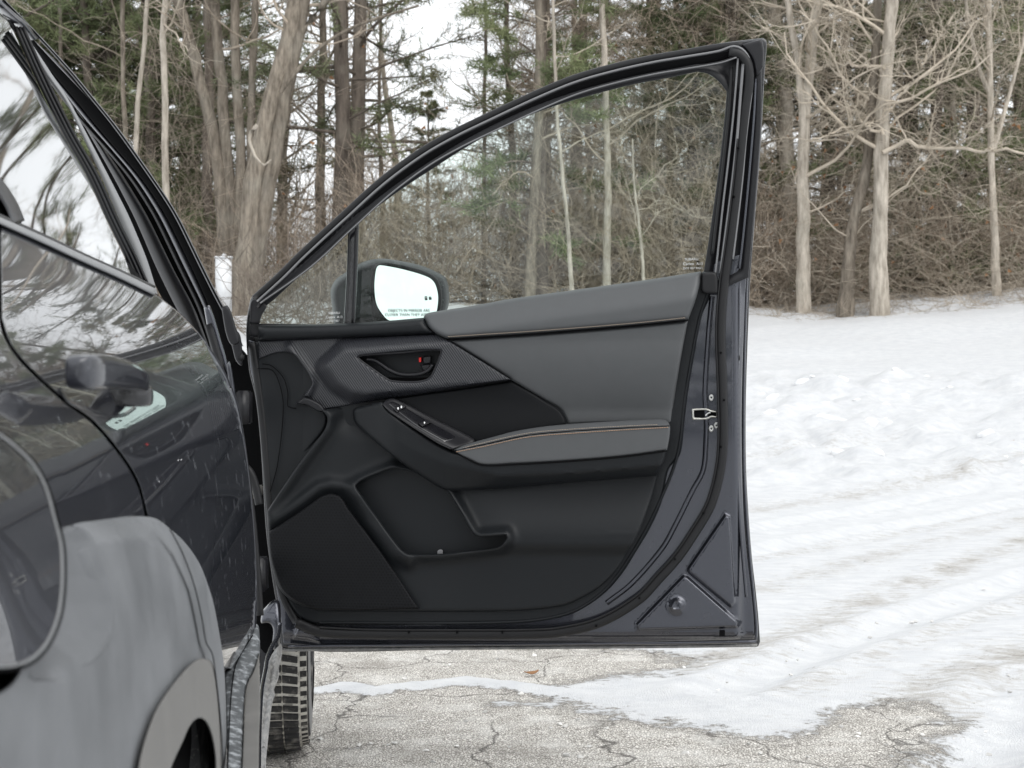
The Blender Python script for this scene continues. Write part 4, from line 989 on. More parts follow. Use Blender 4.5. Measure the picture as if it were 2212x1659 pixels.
for x0, x1, r_ in [(.008 + .0143 * k, .008 + .0143 * (k + 1), .3385) for k in range(6)] + [(-.092 + .016 * k, -.092 + .016 * (k + 1), .3365) for k in range(4)] + [(-.028, .008, .331), (.0935, .110, .3345)]:
    n = len(V); K = 40
    for k in range(K + 1):
        a = R(-95 + 130 * k / K)
        V += [wheelpt(x0, r_ + .002, a), wheelpt(x1, r_ + .002, a)]
    fs += [(n + 2 * k, n + 2 * k + 1, n + 2 * k + 3, n + 2 * k + 2) for k in range(K)]
link('salt_crust', V, fs, 'tyre_salt', fw)
V = []; fs = []
for x0, x1, r0, r1 in ((.113, .1155, .30, .262), (.1152, .1165, .262, .24)):
    n = len(V); K = 48
    for k in range(K + 1):
        a = R(-140 + 280 * k / K); V += [wheelpt(x0, r0, a), wheelpt(x1, r1, a)]
    fs += [(n + 2 * k, n + 2 * k + 1, n + 2 * k + 3, n + 2 * k + 2) for k in range(K)]
link('sidewall_rib', V, fs, 'mud', fw)

# rear door pull handle
def bar(name, st, m, parent, K=16, pw=.55):
    V = []; n = len(st)
    for y, dx, z, hx, hz in st:
        x = float(flank(np.array([y]), np.array([z]))[0]) + dx
        for k in range(K):
            a = 2 * math.pi * k / K; ca, sa = math.cos(a), math.sin(a)
            V.append((x + hx * math.copysign(abs(ca) ** pw, ca), y, z + hz * math.copysign(abs(sa) ** pw, sa)))
    fs = [(i * K + k, i * K + (k + 1) % K, (i + 1) * K + (k + 1) % K, (i + 1) * K + k) for i in range(n - 1) for k in range(K)]
    fs += [tuple(range(K))[::-1], tuple((n - 1) * K + k for k in range(K))]
    o = link(name, V, fs, m, parent, sharp=40)
    md = o.modifiers.new('soft', 'SUBSURF'); md.levels = 1; md.render_levels = 2
    return o
bar('door_handle', [(1.000, .026, .9385, .004, .006), (1.003, .029, .9385, .009, .0125), (1.02, .033, .939, .0115, .0138), (1.05, .035, .939, .0115, .0135), (1.09, .036, .938, .011, .0125), (1.13, .036, .9365, .0105, .0112), (1.17, .035, .934, .010, .0098), (1.20, .033, .9315, .009, .0085), (1.212, .031, .9305, .007, .007), (1.216, .030, .930, .004, .004)], 'paint', rear_door, pw=.42)
bar('handle_foot', [(1.215, -.006, .921, .006, .010), (1.22, .014, .9205, .010, .0105), (1.235, .024, .920, .009, .0098), (1.25, .022, .9195, .008, .009), (1.262, .012, .919, .007, .0085), (1.268, .000, .919, .005, .007)], 'gloss_black', rear_door)
pathtube('handle_cup', [(128, 838), (150, 868), (190, 888), (230, 898), (268, 896), (292, 880)], 4.0, 'paint', rear_door, sidept, w=.000, flat=.35, step=6)

# ------------------------------------------------------------------ open front door
door = sub('front_door', car, (0, 2.98, .9))
def dtext(name, body, px, py, hpx, m, w, align='CENTER'):
    D = 2.978 / (1 + .151 * (px - CX) / F) - w
    return text(name, body, tuple(at(px, py, D)), hpx / F * D * 1.4, m, door, (R(90), 0, R(-8.6)), align)
OUTER = [(607, 1396, 1), (601, 1330), (588, 1250), (575, 1150), (568, 1040), (562, 950), (552, 860), (538, 800), (532, 735), (533, 690), (540, 650, 1), (545, 640), (600, 590), (645, 545), (737, 460), (820, 385), (904, 323), (975, 282), (1047, 247), (1154, 197), (1237, 163), (1320, 139), (1404, 120), (1474, 108), (1550, 94), (1648, 82, 1), (1656, 90),
         (1653, 138), (1647, 235), (1642, 331), (1634, 430), (1627, 520), (1621, 600), (1617, 690), (1613, 800), (1611, 900), (1612, 1015), (1617, 1110), (1624, 1200), (1632, 1270), (1638, 1330), (1642, 1386, 1), (1638, 1396, 1), (1300, 1399), (1000, 1402.5), (700, 1408)]
GLASS = [(557, 699, 1), (565, 672), (600, 640), (680, 566), (772, 481), (860, 414), (937, 363), (1004, 320), (1070, 283), (1137, 252), (1204, 227), (1287, 203), (1370, 182), (1440, 169), (1506.5, 155, 1), (1530, 160), (1551.5, 175), (1570, 198, 1), (1565, 255), (1556.5, 331), (1545, 420), (1532, 510), (1520, 588, 1), (1400, 608), (1250, 632), (1100, 655), (960, 682), (894, 692), (727, 700)]
skin = panel('outer_skin', OUTER, -.085, 'gloss_black', door, bev=4, bevd=.004, skirt=.02, res=14, holes=[[(552, 712, 1), (565, 660), (700, 530), (900, 360), (1100, 258), (1300, 190), (1500, 146), (1585, 140, 1), (1580, 300), (1540, 700, 1), (1100, 730), (800, 740)]])
# inner sheet metal with pressed triangles
T1 = np.array([(1567, 1112), (1575, 1116), (1578, 1150), (1587, 1300), (1579, 1310), (1487, 1234), (1487, 1228)], float)
T2 = np.array([(1477, 1244), (1485, 1247), (1595, 1344), (1593, 1354), (1379, 1361), (1376, 1348)], float)
T0 = np.array([(636, 1378), (643, 1350), (690, 1386)], float)
def shellw(p, d):
    w = np.full(len(p), -.020)
    for T in (T1, T2, T0):
        dd = dist(p, T); sgn = np.where(inside(p, T), 1, -1)
        w += .010 * sstep(-4.0, 4.0, dd * sgn)
    r_ = np.hypot(p[:, 0] - 1462, p[:, 1] - 1309); w += .014 * (1 - sstep(10, 21, r_)) - .004 * (1 - sstep(5, 8, r_))
    w -= .028 * sstep(1586, 1612, p[:, 0] - .02 * np.abs(p[:, 1] - 900) * .1) * sstep(560, 640, p[:, 1])
    w -= .020 * sstep(1366, 1384, p[:, 1])
    return w
shell = panel('inner_shell', [(612, 1390, 1), (606, 1330), (594, 1250), (580, 1150), (573, 1040), (566, 950), (556, 860), (542, 800), (537, 735, 1), (800, 760), (1200, 720), (1500, 600, 1), (1560, 560), (1618, 545, 1), (1612, 600), (1608, 690), (1604, 800), (1602, 900), (1603, 1015), (1607, 1110), (1614, 1200), (1622, 1270), (1628, 1330), (1630, 1380, 1), (1300, 1388), (1000, 1391), (700, 1396)],
      shellw, 'paint_inner', door, bev=3, bevd=.003, skirt=.05, res=6, lines=[([tuple(q) + (1,) for q in np.concatenate([T, T[:1]])], (-4, -2, 0, 2, 4)) for T in (T1, T2, T0)])
pathtube('pressed_ridge', [(1538, 640), (1531, 715), (1523, 848), (1526, 900), (1525, 950), (1519, 1015), (1497, 1058), (1457, 1138), (1430, 1185), (1364, 1261), (1310, 1303)], 6.0, 'paint_inner', door, w=-.019, flat=1.2, step=8, sides=10)
pathtube('hem_edge', [(1615, 560), (1612, 640), (1608, 760), (1606, 900), (1607, 1015), (1612, 1110), (1619, 1200), (1628, 1290), (1634, 1360), (1632, 1384)], 3.2, 'paint_inner', door, w=-.055, flat=1.2, step=12, sides=8)
pathtube('hem_edge', [(1597, 600), (1596, 700), (1592, 850), (1592, 1000), (1597, 1110), (1604, 1200), (1612, 1290)], 3.5, 'paint_inner', door, w=-.030, flat=1.2, step=12, sides=8)
pathtube('bottom_hem', [(622, 1396), (800, 1394.5), (1100, 1391.5), (1400, 1389.5), (1634, 1386)], 3.2, 'paint_inner', door, w=-.030, flat=1.0, step=20, sides=8)
pathtube('bottom_dirt', [(612, 1404), (800, 1402), (1100, 1399.5), (1400, 1397), (1636, 1394)], 3.6, 'mud', door, w=-.072, flat=1.0, step=20, sides=8)
# window frame
frame = panel('window_frame', [(540, 690, 1), (540, 655), (548, 641), (600, 593), (645, 548), (737, 463), (820, 388), (904, 326), (975, 285), (1047, 250), (1154, 200), (1237, 166), (1320, 142), (1404, 123), (1474, 111), (1550, 97), (1644, 85, 1),
      (1645, 235), (1640, 331), (1632, 430), (1624, 520), (1617, 600, 1), (1520, 640, 1), (1480, 650), (1200, 700), (900, 720), (540, 728, 1)], lambda p, d: -.024 + .010 * (1 - sstep(8, 30, d)), 'satin_black', door, holes=[GLASS], bev=3, bevd=.004, skirt=.04, res=6)
TOP = [(545, 640), (600, 590), (645, 545), (737, 460), (820, 385), (904, 323), (975, 282), (1047, 247), (1154, 197), (1237, 163), (1320, 139), (1404, 120), (1474, 108), (1550, 95)]
def offset(pts, o):
    L = np.array(pts, float); t = np.gradient(L, axis=0); t /= np.linalg.norm(t, axis=1)[:, None]; nr = np.stack([-t[:, 1], t[:, 0]], 1)
    return [tuple(x) for x in L + nr * o]
pathtube('frame_rubber', offset(TOP, 7) + [(1605, 96)], 8, 'rubber', door, w=-.018, flat=.9, step=12)
pathtube('seal_lip', offset(TOP, 15.5) + [(1585, 100), (1603, 106), (1617, 124), (1624, 155), (1624, 190), (1618, 240), (1611, 300), (1604, 380), (1594, 470), (1583, 560)], 2.6, 'lip_grey', door, w=-.004, flat=1.0, step=8, sides=8)
pathtube('glass_run', [(556, 664), (562, 655)] + offset(TOP, 40)[2:] + [(1590, 123)], 3.2, 'rubber', door, w=-.002, flat=1.0, step=10, sides=8)
pathtube('run_lip', [(562, 655)] + offset(TOP, 41)[2:] + [(1591, 124)], 1.6, 'lip_grey', door, w=.003, flat=1.0, step=10, sides=6)
pathtube('seal_channel', [(640, 575)] + offset(TOP, 28)[3:] + [(1592, 112)], 9, 'black', door, w=-.020, flat=.5, step=10, sides=8)
for pts, rad, mm, ww in (([(1594, 126), (1590, 180), (1583, 260), (1573, 350), (1561, 450), (1549, 560), (1544, 600)], 2.3, 'lip_grey', .000),
                         ([(1605, 138), (1600, 200), (1592, 300), (1581, 400), (1568, 500), (1556, 590)], 3.2, 'lip_grey', .002),
                         ([(1580, 145), (1576, 230), (1566, 330), (1553, 440), (1540, 550)], 4, 'rubber', -.006),
                         ([(1632, 170), (1629, 240), (1622, 330), (1613, 430), (1604, 520), (1597, 580)], 3.0, 'paint_inner', -.010),
                         ([(1640, 160), (1637, 240), (1632, 340), (1625, 430), (1618, 520)], 2.0, 'lip_grey', -.020),
                         ([(1649, 180), (1645, 260), (1640, 340), (1632, 440), (1624, 540)], 1.4, 'lip_grey', -.06)):
    pathtube('frame_rib', pts, rad, mm, door, w=ww, flat=1.0, step=10, sides=8)
panel('frame_corner_cap', [(1600, 96, 1), (1646, 84, 1), (1650, 110), (1649, 145, 1), (1634, 165), (1630, 150), (1626, 130), (1615, 112)], -.008, 'satin_black', door, bev=5, bevd=.006, skirt=.02, res=5)
panel('quarter_sail', [(540, 700, 1), (541, 655), (549, 645), (576, 660), (566, 680), (560, 699, 1)], -.006, 'satin_black', door, bev=4, bevd=.004, skirt=.02, res=5)
# main seal loop
SEAL = [(640, 1345), (690, 1364), (800, 1369), (1000, 1370), (1150, 1369), (1214, 1364), (1297, 1343), (1380, 1294), (1422, 1250), (1464, 1203), (1500, 1150), (1531, 1098), (1547, 1050), (1557, 1000), (1561, 948), (1560, 848), (1556, 715), (1562, 620), (1572, 550), (1583, 470), (1594, 380), (1602, 300), (1610, 230), (1617, 180), (1615, 140), (1600, 118), (1575, 112)]
pathtube('door_seal', SEAL, 11.5, 'rubber', door, w=-.006, flat=.8, step=10, sides=12)
pathtube('seal_ridge', offset(SEAL[1:-5], -9), 2.2, 'rubber', door, w=.004, flat=1.0, step=10, sides=6)
pathtube('door_seal_front', [(640, 1345), (612, 1290), (592, 1200), (583, 1100), (575, 1000), (566, 900), (553, 800), (545, 740)], 8, 'rubber', door, w=-.008, flat=.8, step=12)
for px, py in ((1557, 762), (1564, 864), (1557, 965), (1519, 1108), (1458, 1208), (1381, 1292), (1288, 1352), (883, 1366), (987, 1366), (1085, 1366), (1594, 320), (1585, 425)):
    D = 2.978 / (1 + .151 * (px - CX) / F); box('seal_clip', tuple(at(px, py, D - .004)), (.004, .01, .004), 'black', door, .001)

# glass, divider
panel('window_glass', [(757, 706, 1), (762, 484, 1), (772, 470), (860, 405), (937, 354), (1070, 274), (1204, 218), (1370, 174), (1515, 140, 1), (1580, 160, 1), (1570, 330), (1556, 440), (1530, 610, 1), (1250, 655), (960, 700)], -.040, 'glass', door, bev=0, skirt=.004, res=40)
panel('quarter_glass', [(556, 706, 1), (556, 668), (680, 555), (757, 490, 1), (750, 706, 1)], -.040, 'glass', door, bev=0, skirt=.004, res=40)
panel('window_divider', [(752, 500, 1), (776, 478, 1), (772, 600), (767, 704, 1), (742, 704, 1), (748, 600)], -.022, 'gloss_black', door, bev=4, bevd=.006, skirt=.03, res=6)
pathtube('divider_lip', [(769, 492), (766, 600), (761, 700)], 2.4, 'satin_black', door, w=-.014, flat=1, step=16, sides=8)
dtext('glass_print', 'SUBARU', 1494, 560, 5.6, 'white_print', -.036); dtext('glass_print', 'Carlex  A13', 1497, 570, 6.2, 'white_print', -.036); dtext('glass_print', 'DOT 857 94071', 1497, 579.5, 4.6, 'white_print', -.036)
dtext('glass_print', 'SUBARU', 722, 676, 5.0, 'white_print', -.036); dtext('glass_print', 'Carlex  A13', 722, 685, 5.4, 'white_print', -.036); dtext('glass_print', 'DOT 857', 722, 693, 4.2, 'white_print', -.036)
# mirror outside the glass
mirD = depthmap(lambda p: np.full(len(p), 3.16))
panel('mirror_housing', [(722, 705, 1), (717, 660), (714, 641), (715, 622), (727, 602), (747, 588), (775, 570), (800, 561), (825, 558.5), (858, 562.5), (908, 573), (950, 591), (964, 602), (970, 629), (970, 655), (965, 672), (950, 705, 1)],
      lambda p, d: -.035, 'housing', door, mirD, bev=17, bevd=.045, skirt=.10, res=6)
panel('mirror_bezel', [(806, 705, 1), (801, 640), (802, 600), (808, 578), (820, 568), (840, 567), (905, 581), (938, 596), (950, 612), (955, 640), (952, 672), (944, 700, 1)], -.026, 'rubber', door, mirD, bev=5, bevd=.006, skirt=.02, res=5)
MIR = [(841, 692), (825, 677), (813, 655), (809, 621), (811, 591), (815, 576), (822, 573), (875, 583), (925, 599), (939, 612), (946, 637), (945, 662), (941, 676), (928, 684), (890, 694)]
mg = panel('mirror_glass', MIR, lambda p, d: .006 + (p[:, 1] - 630) * .00023, 'mirror', door, mirD, bev=0, skirt=.004, res=14)
def mtext(name, body, px, py, hpx):
    D = 3.16 - .006 - (py - 630) * .00023 - .004
    return text(name, body, tuple(at(px, py, D)), hpx / F * D * 1.4, 'grey_print', door, (R(77.5), 0, 0))
mtext('mirror_print', 'OBJECTS IN MIRROR ARE', 883, 670, 5.8); mtext('mirror_print', 'CLOSER THAN THEY APPEAR', 884, 679, 5.8)
for dx in (-5, 4):
    D = 3.16 - .014; box('blind_spot_icon', tuple(at(925 + dx, 643, D)), (.006, .001, .005 if dx > 0 else .007), 'grey_print' if dx > 0 else 'white_print', door, .0004)

# ------------------------------------------------------------------ trim on the inner side
panel('door_card', [(545, 738, 1), (700, 725), (915, 700), (1200, 660), (1515, 598, 1), (1535, 630), (1516, 682), (1500, 765), (1486, 848), (1478, 915), (1469, 982), (1444, 1015), (1430, 1082), (1405, 1140), (1374, 1192), (1345, 1238), (1310, 1278), (1270, 1308), (1230, 1328), (1164, 1342), (1097, 1347), (690, 1349), (650, 1336), (620, 1300), (596, 1240), (582, 1160), (577, 1080), (574, 1000), (566, 900), (555, 800)],
      -.004, 'card', door, bev=9, bevd=.010, skirt=.03, res=9)
pathtube('card_ridge', [(1528, 634), (1510, 690), (1481, 848), (1463, 982), (1424, 1085), (1368, 1190), (1304, 1276), (1226, 1325), (1097, 1344), (690, 1345)], 3.4, 'card', door, w=-.006, flat=1.2, step=12, sides=8)
panel('pillar_cover', [(553, 742, 1), (640, 738), (700, 880, 1), (707, 905), (700, 930), (676, 960), (636, 1010), (586, 1076), (579, 1060), (577, 980), (570, 880), (560, 800)], lambda p, d: .002 - .014 * sstep(690, 610, p[:, 0]), 'card', door, bev=8, bevd=.008, skirt=.02, res=7)
for pts in ([(556, 796), (588, 800), (604, 830), (612, 880), (600, 1000), (584, 1062)], [(566, 786), (586, 790), (612, 816), (622, 850), (622, 878), (640, 882)]):
    pathtube('cover_seam', pts, 1.1, 'black', door, w=.003, flat=1.2, step=8, sides=6)
POCK = [(769, 1049), (782, 1038), (812, 1025), (850, 1012), (902, 1022, 1), (940, 1046), (968, 1063), (979, 1080), (1000, 1115), (1021, 1151), (1035, 1160, 1), (1093, 1156, 1), (1095, 1163), (1078, 1181), (1020, 1190), (955, 1197), (918, 1198), (882, 1196), (865, 1184), (835, 1145), (779, 1066)]
def lowerw(p, d):
    x, y = p[:, 0], p[:, 1]
    up = .002 + .030 * sstep(1040, 1165, y); dn = .008 + .024 * sstep(1205, 1172, y) - .006 * sstep(1200, 1320, y)
    right = np.where(y < 1172 - (x - 1095) * .09, up, dn) * sstep(960, 1090, x)
    rim = .026 * np.exp(-(dist(p, np.array([q[:2] for q in POCK], float), True) / 15) ** 2)
    sw = np.array([(695, 886), (707, 900), (703, 925), (680, 957), (640, 1010), (577, 1104)], float)
    ridge = .024 * np.exp(-(dist(p, sw, False) / 18) ** 2)
    vee = np.array([(582, 1130), (648, 1084), (690, 1052), (715, 1046), (748, 1050), (770, 1075), (800, 1130), (850, 1195), (885, 1215)], float)
    v2 = .018 * np.exp(-(dist(p, vee, False) / 14) ** 2)
    top = -.020 * sstep(960, 880, y) * sstep(720, 760, x)
    return .006 + np.maximum(right, 0) + rim + ridge + v2 + top
panel('lower_trim', [(695, 886, 1), (707, 902), (703, 925), (680, 957), (640, 1010), (577, 1104, 1), (579, 1148), (583, 1201), (592, 1240), (608, 1278), (640, 1304), (692, 1321, 1), (1097, 1320), (1214, 1309), (1260, 1290), (1297, 1267), (1330, 1234), (1357, 1194), (1380, 1150), (1397, 1108), (1410, 1070), (1419, 1036), (1438, 975), (1452, 916, 1), (1300, 908), (1104, 826), (827, 866)],
      lowerw, 'vinyl', door, holes=[POCK], bev=8, bevd=.008, skirt=.05, res=5)
panel('storage_pocket', [(760, 1045, 1), (850, 1000), (910, 1010), (990, 1070), (1030, 1140), (1105, 1148, 1), (1100, 1180), (960, 1212), (870, 1208), (820, 1150)],
      lambda p, d: -.052 + .046 * np.exp(-((p[:, 0] - (800 + 65 * sstep(1040, 1130, p[:, 1]) + (p[:, 1] - 1040) * .06)) / 13) ** 2) + .026 * sstep(915, 990, p[:, 0] - (p[:, 1] - 1100) * .25), 'card', door, bev=0, skirt=.01, res=5)
D_ = 2.978 / (1 + .151 * (950 - CX) / F)
panel('pocket_clip', [(945, 1198, 1), (945, 1190), (950, 1187), (956, 1188), (957, 1197, 1)], .006, 'lip_grey', door, bev=2, bevd=.002, skirt=.01, res=3)
panel('pocket_emblem', [(898, 1145, 1), (922, 1143, 1), (926, 1170, 1), (900, 1174, 1)], -.037, 'satin_black', door, bev=2, bevd=.002, skirt=.01, res=4)
pathtube('emblem_mark', [(903, 1152), (920, 1150), (912, 1150), (912, 1168), (912, 1158), (920, 1168)], 1.2, 'lip_grey', door, w=-.036, flat=1, step=4, sides=6).data.materials[0] = MATS['card']
panel('speaker_grille', [(693, 1072, 1), (715, 1066), (738, 1075), (755, 1101), (832, 1204), (906, 1315, 1), (694, 1318), (642, 1300), (610, 1275), (594, 1238), (584, 1200), (580, 1149, 1), (648, 1105)],
      lambda p, d: .022 + .012 * np.exp(-((p[:, 0] - 690) / 110) ** 2 - ((p[:, 1] - 1190) / 110) ** 2), 'grille', door, bev=5, bevd=.008, skirt=.03, res=8)
# ribbed upper trim with raised plateau
PL = np.array([(706, 792), (746, 757), (974, 739), (1104, 812), (1100, 820), (920, 838), (790, 849), (762, 846), (730, 826)], float)
def ribw(p, d):
    s_ = np.where(inside(p, PL), 0, dist(p, PL))
    return .036 - .034 * np.clip(s_ / 26, 0, 1) + .014 * np.exp(-(dist(p, np.array([(625, 752), (645, 775), (668, 812), (674, 828), (664, 852)], float), False) / 9) ** 2)
ribs = panel('handle_trim', [(557, 736, 1), (700, 730), (860, 725), (947, 722, 1), (974, 739), (1040, 780), (1104, 820, 1), (994, 836), (900, 852), (827, 863), (760, 874), (697, 886, 1), (694, 876), (662, 860), (654, 856, 1), (674, 830), (670, 814), (652, 786), (632, 764), (600, 762), (560, 775, 1)],
      ribw, 'ribbed', door, bev=4, bevd=.005, skirt=.02, res=5, holes=[[(772, 772), (784, 767), (952, 756), (949, 775), (940, 797), (932, 813), (922, 821), (894, 826), (844, 823), (828, 814), (812, 803)]])
panel('trim_foot', [(640, 872, 1), (656, 858), (692, 872), (702, 888), (690, 890), (664, 876)], .022, 'satin_black', door, bev=5, bevd=.01, skirt=.03, res=4)
panel('handle_recess', [(764, 764, 1), (960, 748, 1), (950, 825, 1), (840, 830), (800, 805)], lambda p, d: -.012 + .012 * sstep(800, 825, p[:, 1]), 'black', door, bev=0, skirt=.01, res=6)
pathtube('recess_bezel', [(772, 772), (784, 767), (860, 762), (952, 756), (949, 775), (940, 797), (932, 813), (922, 821), (894, 826), (844, 823), (828, 814), (812, 803)], 3.0, 'satin_black', door, w=.029, flat=1.1, step=6, closed=True, sides=8)
pathtube('door_handle', [(792, 776), (808, 778), (824, 788), (840, 799), (862, 808), (886, 810), (910, 807), (926, 799), (934, 788)], [4.5] * 1, 'satin_black', door, w=.016, flat=1.2, step=5, sides=10)
panel('lock_button', [(913, 770, 1), (932, 768, 1), (930, 785, 1), (915, 786, 1)], .014, 'satin_black', door, bev=3, bevd=.004, skirt=.02, res=4)
panel('handle_pivot', [(908, 788, 1), (938, 785, 1), (935, 800), (916, 803)], .008, 'satin_black', door, bev=3, bevd=.004, skirt=.02, res=4)
panel('lock_mark', [(904.5, 772.5, 1), (910, 772, 1), (909.5, 782.5, 1), (905, 782.5, 1)], .010, 'red_mark', door, bev=1, bevd=.001, skirt=.01, res=3)
# belt rail and leather
panel('belt_rail', [(557, 703, 1), (700, 700), (820, 694), (915, 686, 1), (926, 703), (949, 723, 1), (860, 727), (700, 733), (557, 737, 1)], lambda p, d: .020 + 0 * d, 'card', door, bev=15, bevd=.026, skirt=.03, res=6)
panel('upper_leather', [(915, 685, 1), (922, 677), (960, 670), (1030, 659), (1100, 646), (1250, 625), (1400, 604), (1515, 586, 1), (1512, 612), (1502, 650), (1487, 690, 1), (1400, 699), (1300, 708), (1150, 720), (1042, 727), (966, 732, 1), (945, 722), (926, 706)],
      lambda p, d: .004 + .036 * sstep(-14, 62, p[:, 1] - np.interp(p[:, 0], [915, 960, 1100, 1250, 1400, 1515], [680, 670, 646, 625, 604, 586])), 'leather_grey', door, bev=12, bevd=.018, skirt=.03, res=6)
panel('lower_leather', [(968, 735, 1), (1042, 730), (1150, 723), (1300, 711), (1400, 702), (1486, 693, 1), (1476, 745), (1466, 802), (1457, 860), (1451, 915, 1), (1400, 916), (1300, 915), (1224, 918, 1), (1222, 908), (1212, 888), (1198, 877), (1182, 868), (1150, 848), (1105, 821, 1), (1042, 780)],
      lambda p, d: .024 - .026 * sstep(720, 900, p[:, 1]) + .008 * np.sin(np.clip((p[:, 1] - 735) / 150, 0, 1) * np.pi), 'leather_grey', door, bev=7, bevd=.009, skirt=.03, res=7)
ARTOP = [(850, 861), (900, 880), (1024, 950), (1110, 931), (1224, 916)]
panel('armrest_insert', [(850, 861, 1), (920, 850), (994, 840), (1060, 830), (1104, 823, 1), (1150, 850), (1182, 870), (1200, 880), (1212, 891), (1221, 908), (1222, 918, 1), (1110, 936), (1024, 958), (930, 910)], lambda p, d: .010 + .008 * sstep(860, 940, p[:, 1]), 'insert_vinyl', door, bev=5, bevd=.005, skirt=.02, res=6)
CRX = np.array([762, 830, 900, 960, 1040, 1077, 1231, 1417, 1450]); CRY = np.array([905, 935, 975, 1000, 1018, 1026, 1021, 1005, 1002])
BTX = np.array([762, 794, 860, 927, 960, 980, 1231, 1417, 1450]); BTY = np.array([900, 940, 994, 1040, 1058, 1060, 1043, 1029, 1026])
def armw(p, d):
    cy, by = np.interp(p[:, 0], CRX, CRY), np.interp(p[:, 0], BTX, BTY)
    t = np.clip((p[:, 1] - cy) / np.maximum(by - cy, 4), 0, 1)
    return .020 + .048 * sstep(755, 860, p[:, 0]) - .034 * t * sstep(800, 1000, p[:, 0])
panel('armrest', [(762, 890, 1), (765, 883), (775, 879), (826, 868, 1), (832, 880), (842, 890), (890, 923), (947, 959), (978, 975, 1), (1040, 985), (1120, 975), (1300, 962), (1448, 935, 1), (1440, 975), (1430, 1005), (1418, 1028, 1), (1320, 1036), (1231, 1043), (1100, 1054), (980, 1060), (960, 1058), (927, 1040), (860, 994), (794, 940), (766, 912)],
      armw, 'card', door, bev=9, bevd=.012, skirt=.05, res=5)
def pady(x): return np.interp(x, [977, 1042, 1142, 1242, 1426, 1447], [972, 962, 940, 931, 920, 921])
panel('armrest_pad', [(977, 971, 1), (1000, 962), (1027, 954), (1068, 943), (1110, 932), (1170, 922), (1231, 916), (1330, 910), (1425, 906), (1440, 909), (1447, 920), (1446, 945), (1441, 972, 1), (1342, 985), (1220, 995), (1109, 1001), (1042, 1003), (1012, 991), (988, 980)],
      lambda p, d: np.where(p[:, 1] < pady(p[:, 0]), .072 - .0016 * (pady(p[:, 0]) - p[:, 1]), .072 + .001 * 0), 'leather_grey', door, bev=5, bevd=.006, skirt=.04, res=4)
pathtube('armrest_groove', [(977, 972), (1010, 992), (1042, 1005), (1109, 1003.5), (1220, 997), (1342, 987), (1441, 974)], 1.6, 'black', door, w=.070, flat=1, step=10, sides=6)
# switch panel
def sww(p, d): return .026 + .050 * sstep(-14, 44, (p[:, 1] - 868) - (p[:, 0] - 850) * .5)
SWP = [(826, 874, 1), (832, 866), (842, 861), (856, 862), (940, 905), (1024, 948), (1025, 955, 1), (1000, 962), (977, 971, 1), (947, 957), (890, 921), (838, 886)]
panel('switch_panel', SWP, lambda p, d: sww(p, d) + .004, 'satin_black', door, bev=5, bevd=.004, skirt=.03, res=4)
panel('switch_well', [(838, 872, 1), (846, 867), (864, 874), (930, 912), (984, 944), (960, 955, 1), (900, 920)], lambda p, d: sww(p, d) + .0055, 'gloss_black', door, bev=3, bevd=.003, skirt=.02, res=4)
panel('lock_switch', [(850, 884, 1), (872, 873, 1), (878, 878, 1), (858, 890, 1)], lambda p, d: sww(p, d) + .010, 'satin_black', door, bev=2, bevd=.002, skirt=.01, res=3)
panel('window_switch', [(904, 914, 1), (922, 906, 1), (931, 913, 1), (912, 921, 1)], lambda p, d: sww(p, d) + .014, 'satin_black', door, bev=2, bevd=.002, skirt=.02, res=3)
for px, py, r_ in ((860, 882, 2.2), (867, 879, 2.2), (917, 913, 1.8)):
    a = np.linspace(0, 6.28, 8, endpoint=False)
    panel('switch_icon', [(px + r_ * math.cos(k) * .8, py + r_ * math.sin(k) * 1.3) for k in a], lambda p, d: sww(p, d) + (.0125 if px < 900 else .016), 'white_print', door, bev=0, skirt=.001, res=2)
pathtube('switch_lip', [(838, 886), (890, 921), (947, 957), (974, 970)], 1.6, 'lip_grey', door, w=.078, flat=1, step=8, sides=6).data.materials[0] = MATS['satin_black']
# stitching: short threads
def stitches(name, path, wv, m, pitch=5.2, slant=.0):
    L = spline(path, 1.0); s_ = np.concatenate([[0], np.cumsum(np.linalg.norm(np.diff(L, axis=0), axis=1))]); u = np.arange(0, s_[-1] - pitch, pitch)
    P = []
    for a in u:
        k = np.linspace(a, a + pitch * .72, 4); q_ = np.stack([np.interp(k, s_, L[:, 0]), np.interp(k, s_, L[:, 1])], 1); q_[:, 1] += slant * np.linspace(-1, 1, 4)
        P.append(doorpt(q_, wv(q_) + .0012 * np.sin(np.linspace(0, np.pi, 4)) + .0002))
    V, Qd = tubes(np.array(P), np.full((len(P), 4), .00062), 5); o = link(name, V, Qd, m, door); o['kind'] = 'stuff'
stitches('stitching', [(968, 727.5), (1042, 722.5), (1150, 715.5), (1300, 704), (1400, 695), (1484, 686)], lambda q: .0385 + 0 * q[:, 0], 'stitch_pale', slant=.8)
stitches('stitching', [(984, 972), (1042, 957), (1142, 935.5), (1242, 926.5), (1340, 921), (1426, 917)], lambda q: .0685 + 0 * q[:, 0], 'stitch_pale')
stitches('stitching', [(986, 976), (1042, 965), (1142, 944), (1242, 935.5), (1340, 929), (1447, 923)], lambda q: .0725 + 0 * q[:, 0], 'stitch')
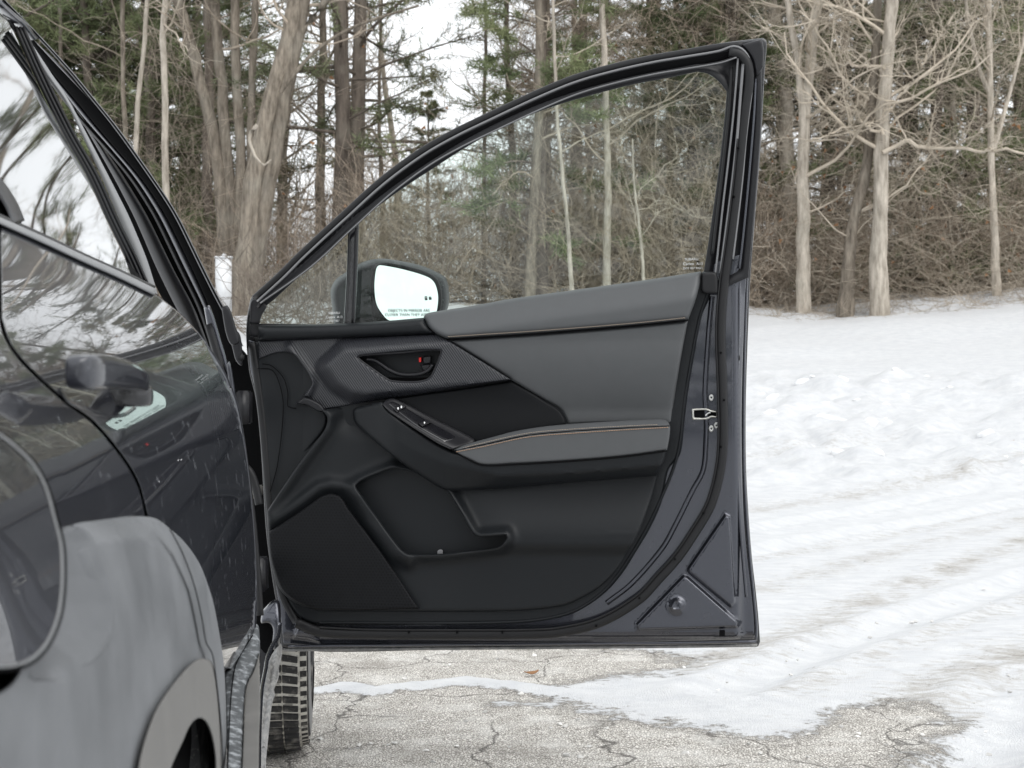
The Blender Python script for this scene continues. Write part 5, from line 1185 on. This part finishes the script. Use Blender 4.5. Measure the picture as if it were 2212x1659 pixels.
pathtube('pad_seam', [(980, 974), (1042, 961), (1142, 940), (1242, 931), (1340, 925), (1446, 920)], 1.2, 'black', door, w=.0715, flat=.6, step=10, sides=6)
pathtube('leather_seam', [(968, 733), (1042, 728.5), (1150, 721.5), (1300, 709.5), (1400, 700.5), (1487, 691.5)], 1.6, 'black', door, w=.030, flat=.6, step=10, sides=6)
# latch, screws, plug, cap
panel('latch_plate', [(1494, 883, 1), (1525, 882), (1537, 886), (1549, 888, 1), (1549, 903, 1), (1536, 902), (1528, 906), (1495, 907, 1)], -.009, 'steel', door, bev=2.5, bevd=.002, skirt=.02, res=4, holes=[[(1499, 887, 1), (1524, 886), (1535, 890), (1547, 891, 1), (1547, 899, 1), (1535, 898), (1526, 902), (1500, 902, 1)]])
panel('latch_slot', [(1497, 885, 1), (1548, 887, 1), (1548, 903, 1), (1497, 904, 1)], -.014, 'black', door, bev=0, skirt=.004, res=5)
pathtube('latch_fork', [(1524, 898), (1529, 893), (1535, 891)], 1.6, 'zinc', door, w=-.010, flat=1, step=3, sides=8)
def screw(px, py, r_, m, name='latch_screw', w=-.010):
    a = np.linspace(0, 2 * np.pi, 16, endpoint=False)
    return panel(name, [(px + r_ * .75 * math.cos(k), py + r_ * math.sin(k)) for k in a], w, m, door, bev=r_ * .5, bevd=.003, skirt=.008, res=2.5, holes=[[(px + r_ * .2 * math.cos(k), py + r_ * .28 * math.sin(k)) for k in a[::2]]])
for px, py in ((1536.6, 859), (1548, 919), (1536.6, 926)): screw(px, py, 7.5, 'zinc')
screw(1590.6, 773, 11, 'rubber', 'rubber_plug', -.026)
screw(1462, 1309, 10, 'rubber', 'door_stop', .001)
panel('belt_end_cap', [(1518, 588, 1), (1545, 588), (1550, 600), (1550, 634, 1), (1522, 634), (1514, 628)], .012, 'rubber', door, bev=6, bevd=.008, skirt=.03, res=4)
panel('drain_hole', [(1554, 1362, 1), (1566, 1362, 1), (1566, 1374, 1), (1554, 1374, 1)], -.0185, 'black', door, bev=0, skirt=.002, res=4)
